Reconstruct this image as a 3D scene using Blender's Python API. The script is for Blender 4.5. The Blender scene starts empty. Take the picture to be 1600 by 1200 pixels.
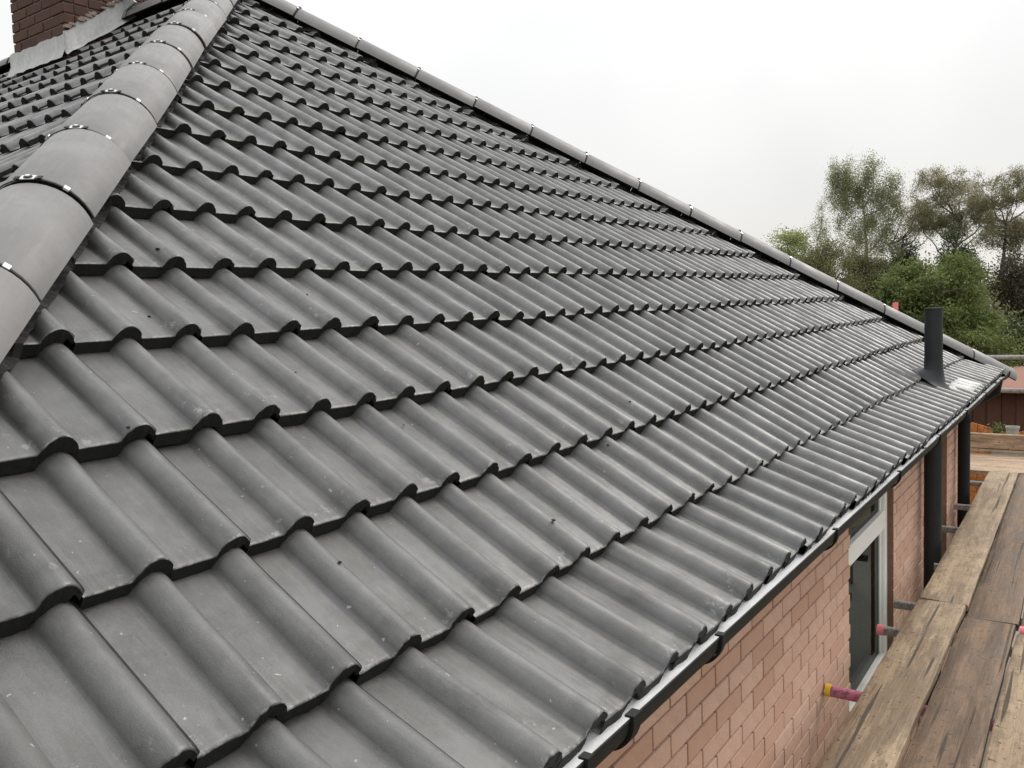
import bpy, bmesh, math, random
import numpy as np
from mathutils import Matrix, Vector
rnd = random.Random(7)
scene = bpy.context.scene
col = scene.collection

# ------------------------------------------------------------------ camera
FPX = 1337.0
ey = np.array([0.56698038, -0.09497005, 0.81823831])
eu = np.array([-0.69660423, -0.58542857, 0.41474803])
en = np.array([0.43963145, -0.80514227, -0.39808305])
TH = math.radians(35.0)
CT, ST = math.cos(TH), math.sin(TH)
M = np.stack([-eu * CT + en * ST, ey, eu * ST + en * CT], 1)      # world -> camera (x right, y down, z forward)
CAM = np.array([0.69523, -1.2129, 0.72701])
cam = bpy.data.objects.new('camera', bpy.data.cameras.new('camera'))
col.objects.link(cam)
scene.camera = cam
cam.data.sensor_width = 36.0
cam.data.lens = FPX / 1600 * 36
cam.data.clip_start = 0.02
cam.data.clip_end = 2000
Rm = Matrix(((M[0, 0], -M[1, 0], -M[2, 0]), (M[0, 1], -M[1, 1], -M[2, 1]), (M[0, 2], -M[1, 2], -M[2, 2])))
cam.matrix_world = Matrix.Translation(Vector(CAM)) @ Rm.to_4x4()
def proj(p):
    q = M @ (np.asarray(p, float) - CAM)
    return 800 + FPX * q[0] / q[2], 600 + FPX * q[1] / q[2], q[2]

# ------------------------------------------------------------------ world, sun, exposure
SUN_AZ, SUN_EL = math.radians(22), math.radians(42)      # azimuth measured from +Y towards +X
world = bpy.data.worlds.new('World')
scene.world = world
world.use_nodes = True
wn, wl = world.node_tree.nodes, world.node_tree.links
wn.clear()
sky = wn.new('ShaderNodeTexSky'); sky.sky_type = 'NISHITA'; sky.sun_disc = False
sky.sun_elevation = SUN_EL; sky.sun_rotation = SUN_AZ; sky.dust_density = 3.0
b1 = wn.new('ShaderNodeBackground'); b1.inputs['Strength'].default_value = 0.10
wl.new(sky.outputs[0], b1.inputs[0])
tc = wn.new('ShaderNodeTexCoord')
sep = wn.new('ShaderNodeSeparateXYZ'); wl.new(tc.outputs['Generated'], sep.inputs[0])
grad = wn.new('ShaderNodeValToRGB'); wl.new(sep.outputs['Z'], grad.inputs[0])
e = grad.color_ramp.elements
e[0].position = 0.0; e[0].color = (0.70, 0.675, 0.64, 1)
e[1].position = 0.85; e[1].color = (1.50, 1.52, 1.53, 1)
x = e.new(0.10); x.color = (0.685, 0.675, 0.66, 1)
x = e.new(0.30); x.color = (0.765, 0.765, 0.755, 1)
cn = wn.new('ShaderNodeTexNoise'); cn.inputs['Scale'].default_value = 2.1; cn.inputs['Detail'].default_value = 3; cn.inputs['Roughness'].default_value = 0.45
wl.new(tc.outputs['Generated'], cn.inputs['Vector'])
cr = wn.new('ShaderNodeValToRGB'); wl.new(cn.outputs['Fac'], cr.inputs[0])
cr.color_ramp.elements[0].position = 0.35; cr.color_ramp.elements[0].color = (0.88, 0.89, 0.895, 1)
cr.color_ramp.elements[1].position = 0.62; cr.color_ramp.elements[1].color = (1.05, 1.05, 1.045, 1)
mul = wn.new('ShaderNodeMixRGB'); mul.blend_type = 'MULTIPLY'; mul.inputs[0].default_value = 1.0
wl.new(grad.outputs[0], mul.inputs[1]); wl.new(cr.outputs[0], mul.inputs[2])
b2 = wn.new('ShaderNodeBackground'); b2.inputs['Strength'].default_value = 1.0
wl.new(mul.outputs[0], b2.inputs[0])
mxs = wn.new('ShaderNodeMixShader'); mxs.inputs[0].default_value = 0.94
wl.new(b1.outputs[0], mxs.inputs[1]); wl.new(b2.outputs[0], mxs.inputs[2])
wo = wn.new('ShaderNodeOutputWorld'); wl.new(mxs.outputs[0], wo.inputs[0])

sl = bpy.data.lights.new('sun', 'SUN'); sl.energy = 1.5; sl.angle = math.radians(18); sl.color = (1.0, 0.95, 0.88)
so = bpy.data.objects.new('sun', sl); col.objects.link(so)
sd = Vector((math.sin(SUN_AZ) * math.cos(SUN_EL), math.cos(SUN_AZ) * math.cos(SUN_EL), math.sin(SUN_EL)))
so.rotation_euler = sd.to_track_quat('Z', 'Y').to_euler()
so.location = sd * 30
scene.view_settings.view_transform = 'Standard'
scene.view_settings.look = 'None'
scene.view_settings.exposure = 0.45
scene.view_settings.gamma = 1.0
scene.view_settings.use_curve_mapping = False

# ------------------------------------------------------------------ helpers
def tag(o, label=None, cat=None, group=None, kind=None):
    if label: o['label'] = label
    if cat: o['category'] = cat
    if group: o['group'] = group
    if kind: o['kind'] = kind
    return o
def link(o, parent=None):
    col.objects.link(o)
    if parent is not None: o.parent = parent
    return o
def empty(name, loc=(0, 0, 0), parent=None):
    o = bpy.data.objects.new(name, None); o.empty_display_size = 0.1
    o.location = loc
    return link(o, parent)
class MB:
    """collects shapes; build() makes one mesh object"""
    def __init__(s): s.v = []; s.f = []; s.m = []; s.uv = None
    def add(s, vs, fs, mi=0):
        b = len(s.v); s.v += [tuple(p) for p in vs]
        s.f += [tuple(i + b for i in f) for f in fs]; s.m += [mi] * len(fs); return s
    def box(s, a, b, mi=0):
        (x0, y0, z0), (x1, y1, z1) = a, b
        return s.add([(x0, y0, z0), (x1, y0, z0), (x1, y1, z0), (x0, y1, z0), (x0, y0, z1), (x1, y0, z1), (x1, y1, z1), (x0, y1, z1)],
                     [(0, 3, 2, 1), (4, 5, 6, 7), (0, 1, 5, 4), (1, 2, 6, 5), (2, 3, 7, 6), (3, 0, 4, 7)], mi)
    def tube(s, pts, rads, seg=12, mi=0, caps=True):
        pts = [Vector(p) for p in pts]
        if not hasattr(rads, '__len__'): rads = [rads] * len(pts)
        b = len(s.v); up = None
        for i, p in enumerate(pts):
            d = (pts[min(i + 1, len(pts) - 1)] - pts[max(i - 1, 0)]).normalized()
            if up is None:
                up = Vector((0, 0, 1)) if abs(d.z) < 0.9 else Vector((1, 0, 0))
            a = d.cross(up).normalized(); c2 = a.cross(d); up = c2
            for k in range(seg):
                t = 2 * math.pi * k / seg
                s.v.append(tuple(p + (a * math.cos(t) + c2 * math.sin(t)) * rads[i]))
        for i in range(len(pts) - 1):
            for k in range(seg):
                k2 = (k + 1) % seg
                s.f.append((b + i * seg + k, b + i * seg + k2, b + (i + 1) * seg + k2, b + (i + 1) * seg + k)); s.m.append(mi)
        if caps:
            s.f.append(tuple(b + k for k in reversed(range(seg)))); s.m.append(mi)
            s.f.append(tuple(b + (len(pts) - 1) * seg + k for k in range(seg))); s.m.append(mi)
        return s
    def mesh(s, name, mats, smooth=False, bevel=0.0):
        me = bpy.data.meshes.new(name); me.from_pydata(s.v, [], s.f)
        for m_ in (mats if isinstance(mats, (list, tuple)) else [mats]): me.materials.append(m_)
        me.polygons.foreach_set('material_index', s.m)
        if bevel:
            bm = bmesh.new(); bm.from_mesh(me)
            bmesh.ops.bevel(bm, geom=bm.edges[:], offset=bevel, segments=2, affect='EDGES', profile=0.6)
            bm.to_mesh(me); bm.free()
        me.update()
        if smooth: me.shade_smooth() if smooth is True else me.shade_auto(smooth) if hasattr(me, 'shade_auto') else me.shade_smooth()
        return me
    def build(s, name, mats, parent=None, smooth=False, bevel=0.0, loc=None):
        me = s.mesh(name, mats, smooth is True, bevel)
        o = bpy.data.objects.new(name, me)
        if loc is not None: o.location = loc
        link(o, parent)
        if smooth and smooth is not True: auto_smooth(me, smooth)
        return o
def auto_smooth(me, ang):
    me.shade_smooth()
    bm = bmesh.new(); bm.from_mesh(me)
    for ed in bm.edges:
        if len(ed.link_faces) == 2 and ed.calc_face_angle(0) > math.radians(ang): ed.smooth = False
    bm.to_mesh(me); bm.free()

# ------------------------------------------------------------------ materials
class NT:
    def __init__(s, name):
        s.m = bpy.data.materials.new(name); s.m.use_nodes = True
        s.n = s.m.node_tree.nodes; s.l = s.m.node_tree.links
        s.b = s.n['Principled BSDF']
    def new(s, t, **kw):
        nd = s.n.new(t)
        for k, v in kw.items():
            if k in nd.inputs: 
                nd.inputs[k].default_value = v
            else: setattr(nd, k, v)
        return nd
    def coord(s, kind='Object', scale=(1, 1, 1)):
        t = s.new('ShaderNodeTexCoord'); mp = s.new('ShaderNodeMapping'); mp.inputs['Scale'].default_value = scale
        s.l.new(t.outputs[kind], mp.inputs[0]); return mp.outputs[0]
    def noise(s, vec, scale, detail=4, rough=0.55, out='Fac'):
        nd = s.new('ShaderNodeTexNoise'); nd.inputs['Scale'].default_value = scale; nd.inputs['Detail'].default_value = detail; nd.inputs['Roughness'].default_value = rough
        if vec is not None: s.l.new(vec, nd.inputs['Vector'])
        return nd.outputs[out]
    def ramp(s, fac, stops):
        nd = s.new('ShaderNodeValToRGB'); s.l.new(fac, nd.inputs[0]); el = nd.color_ramp.elements
        while len(el) < len(stops): el.new(0.5)
        for q, (p, c) in zip(el, stops):
            q.position = p; q.color = tuple(c) + (1,) if hasattr(c, '__len__') else (c, c, c, 1)
        return nd.outputs[0]
    def mix(s, fac, a, b, mode='MIX'):
        nd = s.new('ShaderNodeMixRGB'); nd.blend_type = mode
        for i, v in ((0, fac), (1, a), (2, b)):
            if hasattr(v, 'is_linked') or hasattr(v, 'links'): s.l.new(v, nd.inputs[i])
            elif i == 0: nd.inputs[0].default_value = v
            else: nd.inputs[i].default_value = tuple(v) + (1,) if hasattr(v, '__len__') else (v, v, v, 1)
        return nd.outputs[0]
    def math(s, op, a, b=0.0):
        nd = s.new('ShaderNodeMath'); nd.operation = op
        for i, v in ((0, a), (1, b)):
            if hasattr(v, 'links'): s.l.new(v, nd.inputs[i])
            else: nd.inputs[i].default_value = v
        return nd.outputs[0]
    def rand(s):
        return s.new('ShaderNodeObjectInfo').outputs['Random']
    def set(s, color=None, rough=None, bump=None, bstr=0.3, bdist=0.01, spec=0.5, metal=0.0):
        if color is not None:
            if hasattr(color, 'links'): s.l.new(color, s.b.inputs['Base Color'])
            else: s.b.inputs['Base Color'].default_value = tuple(color) + (1,)
        if rough is not None:
            if hasattr(rough, 'links'): s.l.new(rough, s.b.inputs['Roughness'])
            else: s.b.inputs['Roughness'].default_value = rough
        s.b.inputs['Specular IOR Level'].default_value = spec
        s.b.inputs['Metallic'].default_value = metal
        if bump is not None:
            bp = s.new('ShaderNodeBump'); bp.inputs['Strength'].default_value = bstr; bp.inputs['Distance'].default_value = bdist
            s.l.new(bump, bp.inputs['Height']); s.l.new(bp.outputs[0], s.b.inputs['Normal'])
        return s.m

def tile_material(name, base, smear=True):
    t = NT(name)
    w_ = (1.03, 1.0, 0.955)
    def k_(f, w=1.0): return [base * f * (1 + (q - 1) * w) for q in w_]
    uv = t.new('ShaderNodeUVMap').outputs[0]
    g = t.new('ShaderNodeNewGeometry').outputs['Position']
    rr = t.rand()
    off = t.new('ShaderNodeCombineXYZ')
    t.l.new(t.math('MULTIPLY', rr, 31.0), off.inputs[0]); t.l.new(t.math('MULTIPLY', rr, 57.0), off.inputs[1])
    va = t.new('ShaderNodeVectorMath'); va.operation = 'ADD'; t.l.new(uv, va.inputs[0]); t.l.new(off.outputs[0], va.inputs[1])
    ms = t.new('ShaderNodeMapping'); ms.inputs['Scale'].default_value = (70, 5, 1); t.l.new(va.outputs[0], ms.inputs[0])
    streak = t.noise(ms.outputs[0], 1.0, 5, 0.65)
    big = t.noise(g, 1.6, 4, 0.6)
    mid = t.noise(g, 13, 6, 0.68)
    fine = t.noise(g, 420, 3, 0.7)
    grit = t.noise(g, 1100, 2, 0.6)
    c = t.ramp(big, [(0.38, k_(0.66)), (0.62, k_(1.26, 1.4))])
    c = t.mix(t.ramp(rr, [(0.0, 0.6), (0.5, 0.0)]), c, k_(0.6, 0.3))
    c = t.mix(t.ramp(rr, [(0.55, 0.0), (1.0, 0.6)]), c, k_(1.55, 1.4))
    c = t.mix(t.ramp(mid, [(0.47, 0.0), (0.60, 0.55)]), c, k_(2.1, 1.9))
    c = t.mix(t.ramp(t.noise(g, 5.5, 6, 0.72), [(0.50, 0.0), (0.60, 0.6)]), c, k_(0.42))
    c = t.mix(t.ramp(streak, [(0.50, 0.0), (0.64, 0.6)]), c, k_(2.3, 1.6))
    c = t.mix(0.42, c, t.ramp(fine, [(0.35, k_(0.4)), (0.65, k_(1.6))]))
    r = t.ramp(mid, [(0.42, 0.44), (0.60, 0.66)]) if smear else t.ramp(mid, [(0.3, 0.58), (0.7, 0.72)])
    if smear:
        sp = t.new('ShaderNodeSeparateXYZ'); t.l.new(uv, sp.inputs[0])
        # weathered bloom stops a few centimetres short of the lower edge of a tile
        edge = t.math('SUBTRACT', sp.outputs['Y'], t.math('MULTIPLY', t.noise(va.outputs[0], 16, 3, 0.5), 0.085))
        c = t.mix(t.ramp(edge, [(0.0, 0.50), (0.012, 0.0)]), c, k_(0.66))
        # lime splashes, most of them close to the lower edge
        near = t.new('ShaderNodeMapRange'); t.l.new(sp.outputs['Y'], near.inputs['Value'])
        near.inputs['From Min'].default_value = 0.02; near.inputs['From Max'].default_value = 0.15
        near.inputs['To Min'].default_value = 0.09; near.inputs['To Max'].default_value = 0.0
        sm = t.math('ADD', t.noise(g, 17, 8, 0.78), near.outputs[0])
        c = t.mix(t.ramp(sm, [(0.665, 0.0), (0.76, 0.62)]), c, (0.30, 0.29, 0.27))
        # scuffed arris
        ar = t.new('ShaderNodeMapRange'); t.l.new(sp.outputs['Y'], ar.inputs['Value'])
        ar.inputs['From Min'].default_value = 0.001; ar.inputs['From Max'].default_value = 0.010
        ar.inputs['To Min'].default_value = 0.30; ar.inputs['To Max'].default_value = 0.0
        c = t.mix(t.ramp(t.math('ADD', t.noise(g, 60, 4, 0.7), ar.outputs[0]), [(0.78, 0.0), (0.86, 0.5)]), c, (0.25, 0.24, 0.22))
        dots = t.noise(g, 75, 2, 0.5)
        c = t.mix(t.ramp(dots, [(0.735, 0.0), (0.765, 0.6)]), c, (0.36, 0.35, 0.33))
        c = t.mix(t.ramp(t.noise(g, 62, 2, 0.5), [(0.255, 0.6), (0.275, 0.0)]), c, (0.02, 0.02, 0.02))
    else:
        c = t.mix(0.72, c, t.ramp(t.noise(g, 3, 6, 0.7), [(0.35, [base * 0.92, base * 0.88, base * 0.88]), (0.65, [base * 1.08, base * 1.03, base * 1.02])]))
        c = t.mix(t.ramp(t.noise(g, 24, 7, 0.75), [(0.60, 0.0), (0.75, 0.4)]), c, k_(0.6))
    h = t.mix(0.5, t.mix(0.5, fine, grit), mid)
    dull = t.math('ADD', t.math('MULTIPLY', t.noise(g, 7, 6, 0.7), 0.5), t.math('MULTIPLY', streak, 0.5))      # dusty patches take the sheen off
    cw = t.ramp(dull, [(0.43, 1.0 if smear else 0.5), (0.57, 0.25 if smear else 0.15)])
    t.l.new(cw, t.b.inputs['Coat Weight'])
    t.b.inputs['Coat Roughness'].default_value = 0.47
    return t.set(c, r, h, 0.6, 0.004, 0.65 if smear else 0.45)
M_TILE = tile_material('tile_concrete_grey', 0.050)
M_HIP = tile_material('hip_tile_concrete_grey', 0.145, False)
def simple(name, c0, c1, scale=8, rough=0.6, bstr=0.2, bdist=0.005, spec=0.4, stretch=(1, 1, 1), metal=0.0, rndc=None, kind='Object', var=0.35):
    t = NT(name); v = t.coord(kind, stretch)
    n1 = t.noise(v, scale, 5, 0.6); n2 = t.noise(v, scale * 9, 4, 0.65)
    c = t.mix(t.ramp(n1, [(0.3, 0.0), (0.7, 1.0)]), c0, c1)
    c = t.mix(var, c, t.ramp(n2, [(0.25, [q * 0.6 for q in c0]), (0.75, [min(1, q * 1.3) for q in c1])]))
    if rndc is not None:
        c = t.mix(t.ramp(t.rand(), [(0.2, 0.0), (0.9, 0.65)]), c, rndc)
    return t.set(c, rough, t.mix(0.5, n1, n2), bstr, bdist, spec, metal)
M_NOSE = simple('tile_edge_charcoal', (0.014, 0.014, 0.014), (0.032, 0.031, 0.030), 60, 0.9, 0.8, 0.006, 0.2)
M_UNDER = simple('underlay_black', (0.012, 0.012, 0.012), (0.02, 0.02, 0.02), 10, 0.9)
M_ROLL = simple('hip_roll_black', (0.010, 0.010, 0.010), (0.030, 0.029, 0.028), 70, 0.7, 0.9, 0.01)
M_PVC = simple('black_pvc', (0.006, 0.006, 0.007), (0.011, 0.011, 0.012), 20, 0.6, 0.05, 0.001, 0.25)
M_PIPE = simple('vent_pipe_dark', (0.010, 0.012, 0.014), (0.016, 0.018, 0.020), 6, 0.55, 0.05, 0.001, 0.4)
M_MEMB = simple('white_eaves_membrane', (0.80, 0.81, 0.82), (0.88, 0.88, 0.88), 12, 0.5, 0.4, 0.004, var=0.15)
M_LEAD = simple('lead_flashing', (0.26, 0.26, 0.27), (0.46, 0.45, 0.44), 9, 0.55, 0.5, 0.01, 0.5, (1, 1, 0.35))
M_STEEL = simple('bright_steel_clip', (0.62, 0.62, 0.60), (0.8, 0.8, 0.78), 30, 0.32, 0.1, 0.001, 0.5, metal=0.85)
M_WHITE = simple('white_window_plastic', (0.84, 0.83, 0.80), (0.88, 0.87, 0.85), 4, 0.35, 0.02, 0.001, var=0.06)
M_FASCIA = simple('weathered_fascia', (0.085, 0.062, 0.045), (0.17, 0.13, 0.10), 6, 0.8, 0.4, 0.004, 0.3, (6, 0.6, 6))
M_BRICK = simple('peach_brick', (0.52, 0.325, 0.245), (0.62, 0.415, 0.325), 14, 0.85, 0.35, 0.004, 0.25, rndc=(0.44, 0.25, 0.175))
M_MORTAR = simple('brown_mortar', (0.15, 0.085, 0.055), (0.23, 0.14, 0.095), 40, 0.95, 0.6, 0.004, 0.15)
M_CBRICK = simple('dark_red_brick', (0.060, 0.030, 0.024), (0.115, 0.056, 0.042), 16, 0.85, 0.5, 0.006, 0.25, rndc=(0.055, 0.03, 0.026))
M_CMORT = simple('chimney_mortar', (0.17, 0.13, 0.11), (0.29, 0.23, 0.20), 30, 0.95, 0.6, 0.006, 0.15)
M_TUBE = simple('galvanised_tube', (0.19, 0.185, 0.18), (0.33, 0.32, 0.30), 18, 0.5, 0.2, 0.002, 0.5, metal=0.35)
M_PINK = simple('pink_paint', (0.50, 0.13, 0.24), (0.62, 0.20, 0.31), 16, 0.55, 0.2, 0.002)
def scuffed(name, c0, c1):
    t = NT(name); v = t.coord('Object')
    c = t.mix(t.noise(v, 16, 4, 0.6), c0, c1)
    c = t.mix(t.ramp(t.noise(v, 34, 7, 0.75), [(0.50, 0.0), (0.58, 0.8)]), c, (0.13, 0.075, 0.05))
    c = t.mix(t.ramp(t.noise(v, 90, 4, 0.7), [(0.60, 0.0), (0.66, 0.6)]), c, (0.42, 0.38, 0.35))
    return t.set(c, 0.65, t.noise(v, 60, 5, 0.7), 0.4, 0.003, 0.35)
M_PINK = scuffed('pink_paint_scuffed', (0.44, 0.12, 0.22), (0.56, 0.19, 0.29))
M_TUBE = scuffed('galvanised_tube_scuffed', (0.20, 0.19, 0.18), (0.34, 0.33, 0.31))
M_CORAL = simple('coral_red_paint', (0.70, 0.15, 0.17), (0.80, 0.24, 0.25), 16, 0.5, 0.1, 0.002)
M_YELLOW = simple('yellow_cap', (0.62, 0.40, 0.02), (0.75, 0.50, 0.04), 16, 0.5, 0.1, 0.002)
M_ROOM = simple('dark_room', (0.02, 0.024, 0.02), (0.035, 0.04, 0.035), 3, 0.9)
M_BLIND = simple('grey_folded_blind', (0.10, 0.115, 0.10), (0.14, 0.155, 0.14), 4, 0.8)
def wood(name, c0, c1, stain, seed=0.0):
    t = NT(name); v = t.coord('Object', (1, 1, 1))
    off = t.new('ShaderNodeCombineXYZ'); rr = t.math('MULTIPLY', t.rand(), 37.0)
    for k in range(3): t.l.new(rr, off.inputs[k])
    va = t.new('ShaderNodeVectorMath'); va.operation = 'ADD'; t.l.new(v, va.inputs[0]); t.l.new(off.outputs[0], va.inputs[1]); v = va.outputs[0]
    def scaled(sc):
        m = t.new('ShaderNodeMapping'); m.inputs['Scale'].default_value = sc; t.l.new(v, m.inputs[0]); return m.outputs[0]
    grain = t.noise(scaled((120, 4.0, 120)), 1.0, 8, 0.78)
    streak = t.noise(scaled((20, 0.9, 20)), 1.0, 8, 0.7)
    blot = t.noise(scaled((11, 4.0, 11)), 1.0, 9, 0.76)
    saw = t.noise(scaled((9, 60, 9)), 1.0, 6, 0.7)
    c = t.mix(t.ramp(streak, [(0.36, 0.0), (0.62, 1.0)]), c0, c1)
    c = t.mix(t.ramp(blot, [(0.475, 0.0), (0.55, 0.75)]), c, stain)
    c = t.mix(t.ramp(t.noise(scaled((9, 1.1, 9)), 1.0, 4, 0.6), [(0.52, 0.0), (0.60, 0.7)]), c, [q * 0.75 for q in stain])
    c = t.mix(t.ramp(blot, [(0.30, 0.55), (0.40, 0.0)]), c, [min(1, q * 1.25) for q in c1])
    c = t.mix(0.28, c, t.mix(t.ramp(grain, [(0.35, 0.0), (0.65, 1.0)]), [q * 0.45 for q in c0], [min(1, q * 1.2) for q in c1]))
    c = t.mix(t.ramp(saw, [(0.56, 0.0), (0.70, 0.4)]), c, stain)
    c = t.mix(t.ramp(t.noise(scaled((30, 0.7, 30)), 1.0, 2, 0.4), [(0.33, 0.8), (0.355, 0.0)]), c, (0.03, 0.022, 0.016))
    c = t.mix(t.ramp(t.noise(scaled((48, 40, 48)), 1.0, 2, 0.5), [(0.30, 0.8), (0.34, 0.0)]), c, (0.04, 0.03, 0.02))
    return t.set(c, t.ramp(blot, [(0.4, 0.85), (0.6, 0.55)]), t.mix(0.5, grain, blot), 0.9, 0.008, 0.35)
M_WOODA = wood('board_pale', (0.265, 0.19, 0.122), (0.43, 0.325, 0.215), (0.145, 0.095, 0.056))
M_WOODB = wood('board_brown', (0.150, 0.100, 0.065), (0.245, 0.165, 0.108), (0.088, 0.060, 0.042))
M_WOODC = wood('board_tan', (0.34, 0.235, 0.15), (0.47, 0.34, 0.23), (0.20, 0.13, 0.08))
M_FENCE = wood('orange_fence', (0.46, 0.15, 0.035), (0.62, 0.23, 0.06), (0.33, 0.10, 0.025))
M_FENCEY = wood('yellow_fence', (0.34, 0.24, 0.09), (0.45, 0.33, 0.13), (0.2, 0.14, 0.06))
M_BARK = simple('bark_grey_brown', (0.07, 0.055, 0.043), (0.15, 0.125, 0.10), 8, 0.9, 0.6, 0.02, 0.2)
M_BIRCH = simple('birch_bark', (0.16, 0.14, 0.12), (0.38, 0.35, 0.31), 5, 0.85, 0.5, 0.02, 0.2)
def leafmat(name, dark, light, tr=0.25):
    t = NT(name)
    isl = t.new('ShaderNodeNewGeometry').outputs['Random Per Island']
    pos = t.coord('Object')
    c = t.mix(isl, dark, light)
    c = t.mix(t.ramp(t.noise(pos, 0.9, 3, 0.6), [(0.35, 0.0), (0.65, 0.55)]), c, [q * 1.35 for q in light])
    t.set(c, 0.6, spec=0.25)
    tb = t.new('ShaderNodeBsdfTranslucent'); t.l.new(c, tb.inputs[0])
    ms = t.new('ShaderNodeMixShader'); ms.inputs[0].default_value = tr
    out = t.n['Material Output']; t.l.new(t.b.outputs[0], ms.inputs[1]); t.l.new(tb.outputs[0], ms.inputs[2]); t.l.new(ms.outputs[0], out.inputs[0])
    return t.m
L_BIRCH = leafmat('leaf_birch', (0.16, 0.17, 0.085), (0.29, 0.29, 0.165), 0.5)
L_RUST = leafmat('leaf_rust', (0.165, 0.150, 0.085), (0.29, 0.265, 0.16), 0.5)
L_PALE = leafmat('leaf_pale', (0.19, 0.22, 0.07), (0.33, 0.36, 0.15), 0.45)
L_BUSH = leafmat('leaf_bush', (0.050, 0.070, 0.020), (0.155, 0.190, 0.060), 0.35)
L_DARK = leafmat('leaf_dark', (0.022, 0.034, 0.016), (0.055, 0.072, 0.028))
L_OLIVE = leafmat('leaf_olive', (0.095, 0.098, 0.042), (0.175, 0.172, 0.080), 0.4)
L_BROWN = leafmat('leaf_brown', (0.040, 0.034, 0.022), (0.080, 0.066, 0.040))
def glassmat():
    t = NT('window_glass')
    gl = t.new('ShaderNodeBsdfGlossy'); gl.inputs['Roughness'].default_value = 0.02; gl.inputs[0].default_value = (0.8, 0.85, 0.82, 1)
    tr = t.new('ShaderNodeBsdfTransparent'); tr.inputs[0].default_value = (0.20, 0.24, 0.21, 1)
    lw = t.new('ShaderNodeLayerWeight')
    f2 = t.math('ADD', t.math('MULTIPLY', t.math('POWER', lw.outputs['Facing'], 5.0), 0.45), 0.025)
    ms = t.new('ShaderNodeMixShader'); t.l.new(f2, ms.inputs[0]); t.l.new(tr.outputs[0], ms.inputs[1]); t.l.new(gl.outputs[0], ms.inputs[2])
    t.l.new(ms.outputs[0], t.n['Material Output'].inputs[0]); return t.m
M_GLASS = glassmat()
def brick_sheet():
    t = NT('plain_brickwork'); v = t.coord('Object')
    bt = t.new('ShaderNodeTexBrick'); bt.inputs['Scale'].default_value = 1.0
    bt.inputs['Brick Width'].default_value = 0.225; bt.inputs['Row Height'].default_value = 0.075; bt.inputs['Mortar Size'].default_value = 0.008
    bt.inputs['Color1'].default_value = (0.47, 0.27, 0.19, 1); bt.inputs['Color2'].default_value = (0.40, 0.22, 0.16, 1); bt.inputs['Mortar'].default_value = (0.2, 0.12, 0.08, 1)
    s3 = t.new('ShaderNodeSeparateXYZ'); t.l.new(v, s3.inputs[0]); cx = t.new('ShaderNodeCombineXYZ')
    t.l.new(t.math('ADD', s3.outputs['X'], s3.outputs['Y']), cx.inputs[0]); t.l.new(s3.outputs['Z'], cx.inputs[1]); t.l.new(cx.outputs[0], bt.inputs['Vector'])
    return t.set(bt.outputs['Color'], 0.9)
M_WALLS = brick_sheet()
def groundmat():
    t = NT('garden_ground'); v = t.coord('Object')
    n1 = t.noise(v, 0.15, 5, 0.6); n2 = t.noise(v, 12, 4, 0.7)
    c = t.mix(t.ramp(n1, [(0.4, 0.0), (0.6, 1.0)]), (0.045, 0.075, 0.022), (0.08, 0.085, 0.04))
    c = t.mix(0.4, c, t.ramp(n2, [(0.3, (0.03, 0.05, 0.015)), (0.7, (0.10, 0.12, 0.05))]))
    return t.set(c, 0.95, n2, 0.6, 0.03, 0.2)
M_GROUND = groundmat()
M_PAVE = simple('concrete_paving', (0.25, 0.24, 0.22), (0.36, 0.35, 0.32), 3, 0.9, 0.3, 0.004, 0.3)

# ------------------------------------------------------------------ ground
GZ = -2.55
MB().box((-400, -400, GZ - 0.3), (400, 400, GZ)).build('ground', M_GROUND)['kind'] = 'structure'
MB().box((-0.28, -6, GZ), (2.6, 10.5, GZ + 0.03)).build('path', M_PAVE)['kind'] = 'structure'

# ------------------------------------------------------------------ bungalow: roof geometry
S_L, S_R = -1.58, 7.18
RUN = (S_R - S_L) / 2
APEX_Y = S_L + RUN
APEX_Z = RUN * ST / CT
GAUGE = 0.314
ROLL_H, THICK = 0.032, 0.031
house = tag(empty('bungalow', (-4, 2.7, GZ)), 'pink brick bungalow with a hipped roof of grey concrete roll tiles', 'bungalow')
def inhouse(o, parent=None):
    """keep world placement under the house empty"""
    o.parent = parent or house
    if parent is None: o.matrix_parent_inverse = Matrix.Translation(-house.location)
    return o
# plane frames: (along eave, up slope, normal) -> world
F_MAIN = Matrix(((0, -CT, ST, 0), (1, 0, 0, 0), (0, ST, CT, 0), (0, 0, 0, 1)))
F_LEFT = Matrix(((1, 0, 0, 0), (0, CT, -ST, S_L), (0, ST, CT, 0), (0, 0, 0, 1)))

def prof(x):
    """height of the tile top across one tile, 0 = crown of a roll; two rolls, crisp right flank"""
    best = -ROLL_H
    for cx in (0.117, 0.267):
        d = x - cx
        if d < 0:
            t = -d / 0.0365
            h = (1 - t * t) ** 0.78 if t < 1 else 0
            if 0.72 < t < 1.22: h = max(h, 0.16 * ((1.22 - t) / 0.5) ** 2 + (h if t < 1 else 0) * 0.55)
        else:
            t = d / 0.0325
            h = (1 - t * t) ** 0.62 if t < 1 else 0
        best = max(best, -ROLL_H + ROLL_H * h)
    return best
XS = [0.0, 0.006, 0.03, 0.058]
for cx in (0.117, 0.267):
    XS += [cx - 0.045, cx - 0.040, cx - 0.0365, cx - 0.033, cx - 0.028, cx - 0.022, cx - 0.014, cx - 0.006, cx + 0.003, cx + 0.011, cx + 0.018, cx + 0.024, cx + 0.0285, cx + 0.0312, cx + 0.0325]
    if cx < 0.2: XS += [cx + 0.037, 0.18, 0.205]
XS = sorted(XS)
US = [0.0, 0.0025, 0.010, 0.10, 0.22, 0.325, 0.405]
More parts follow.
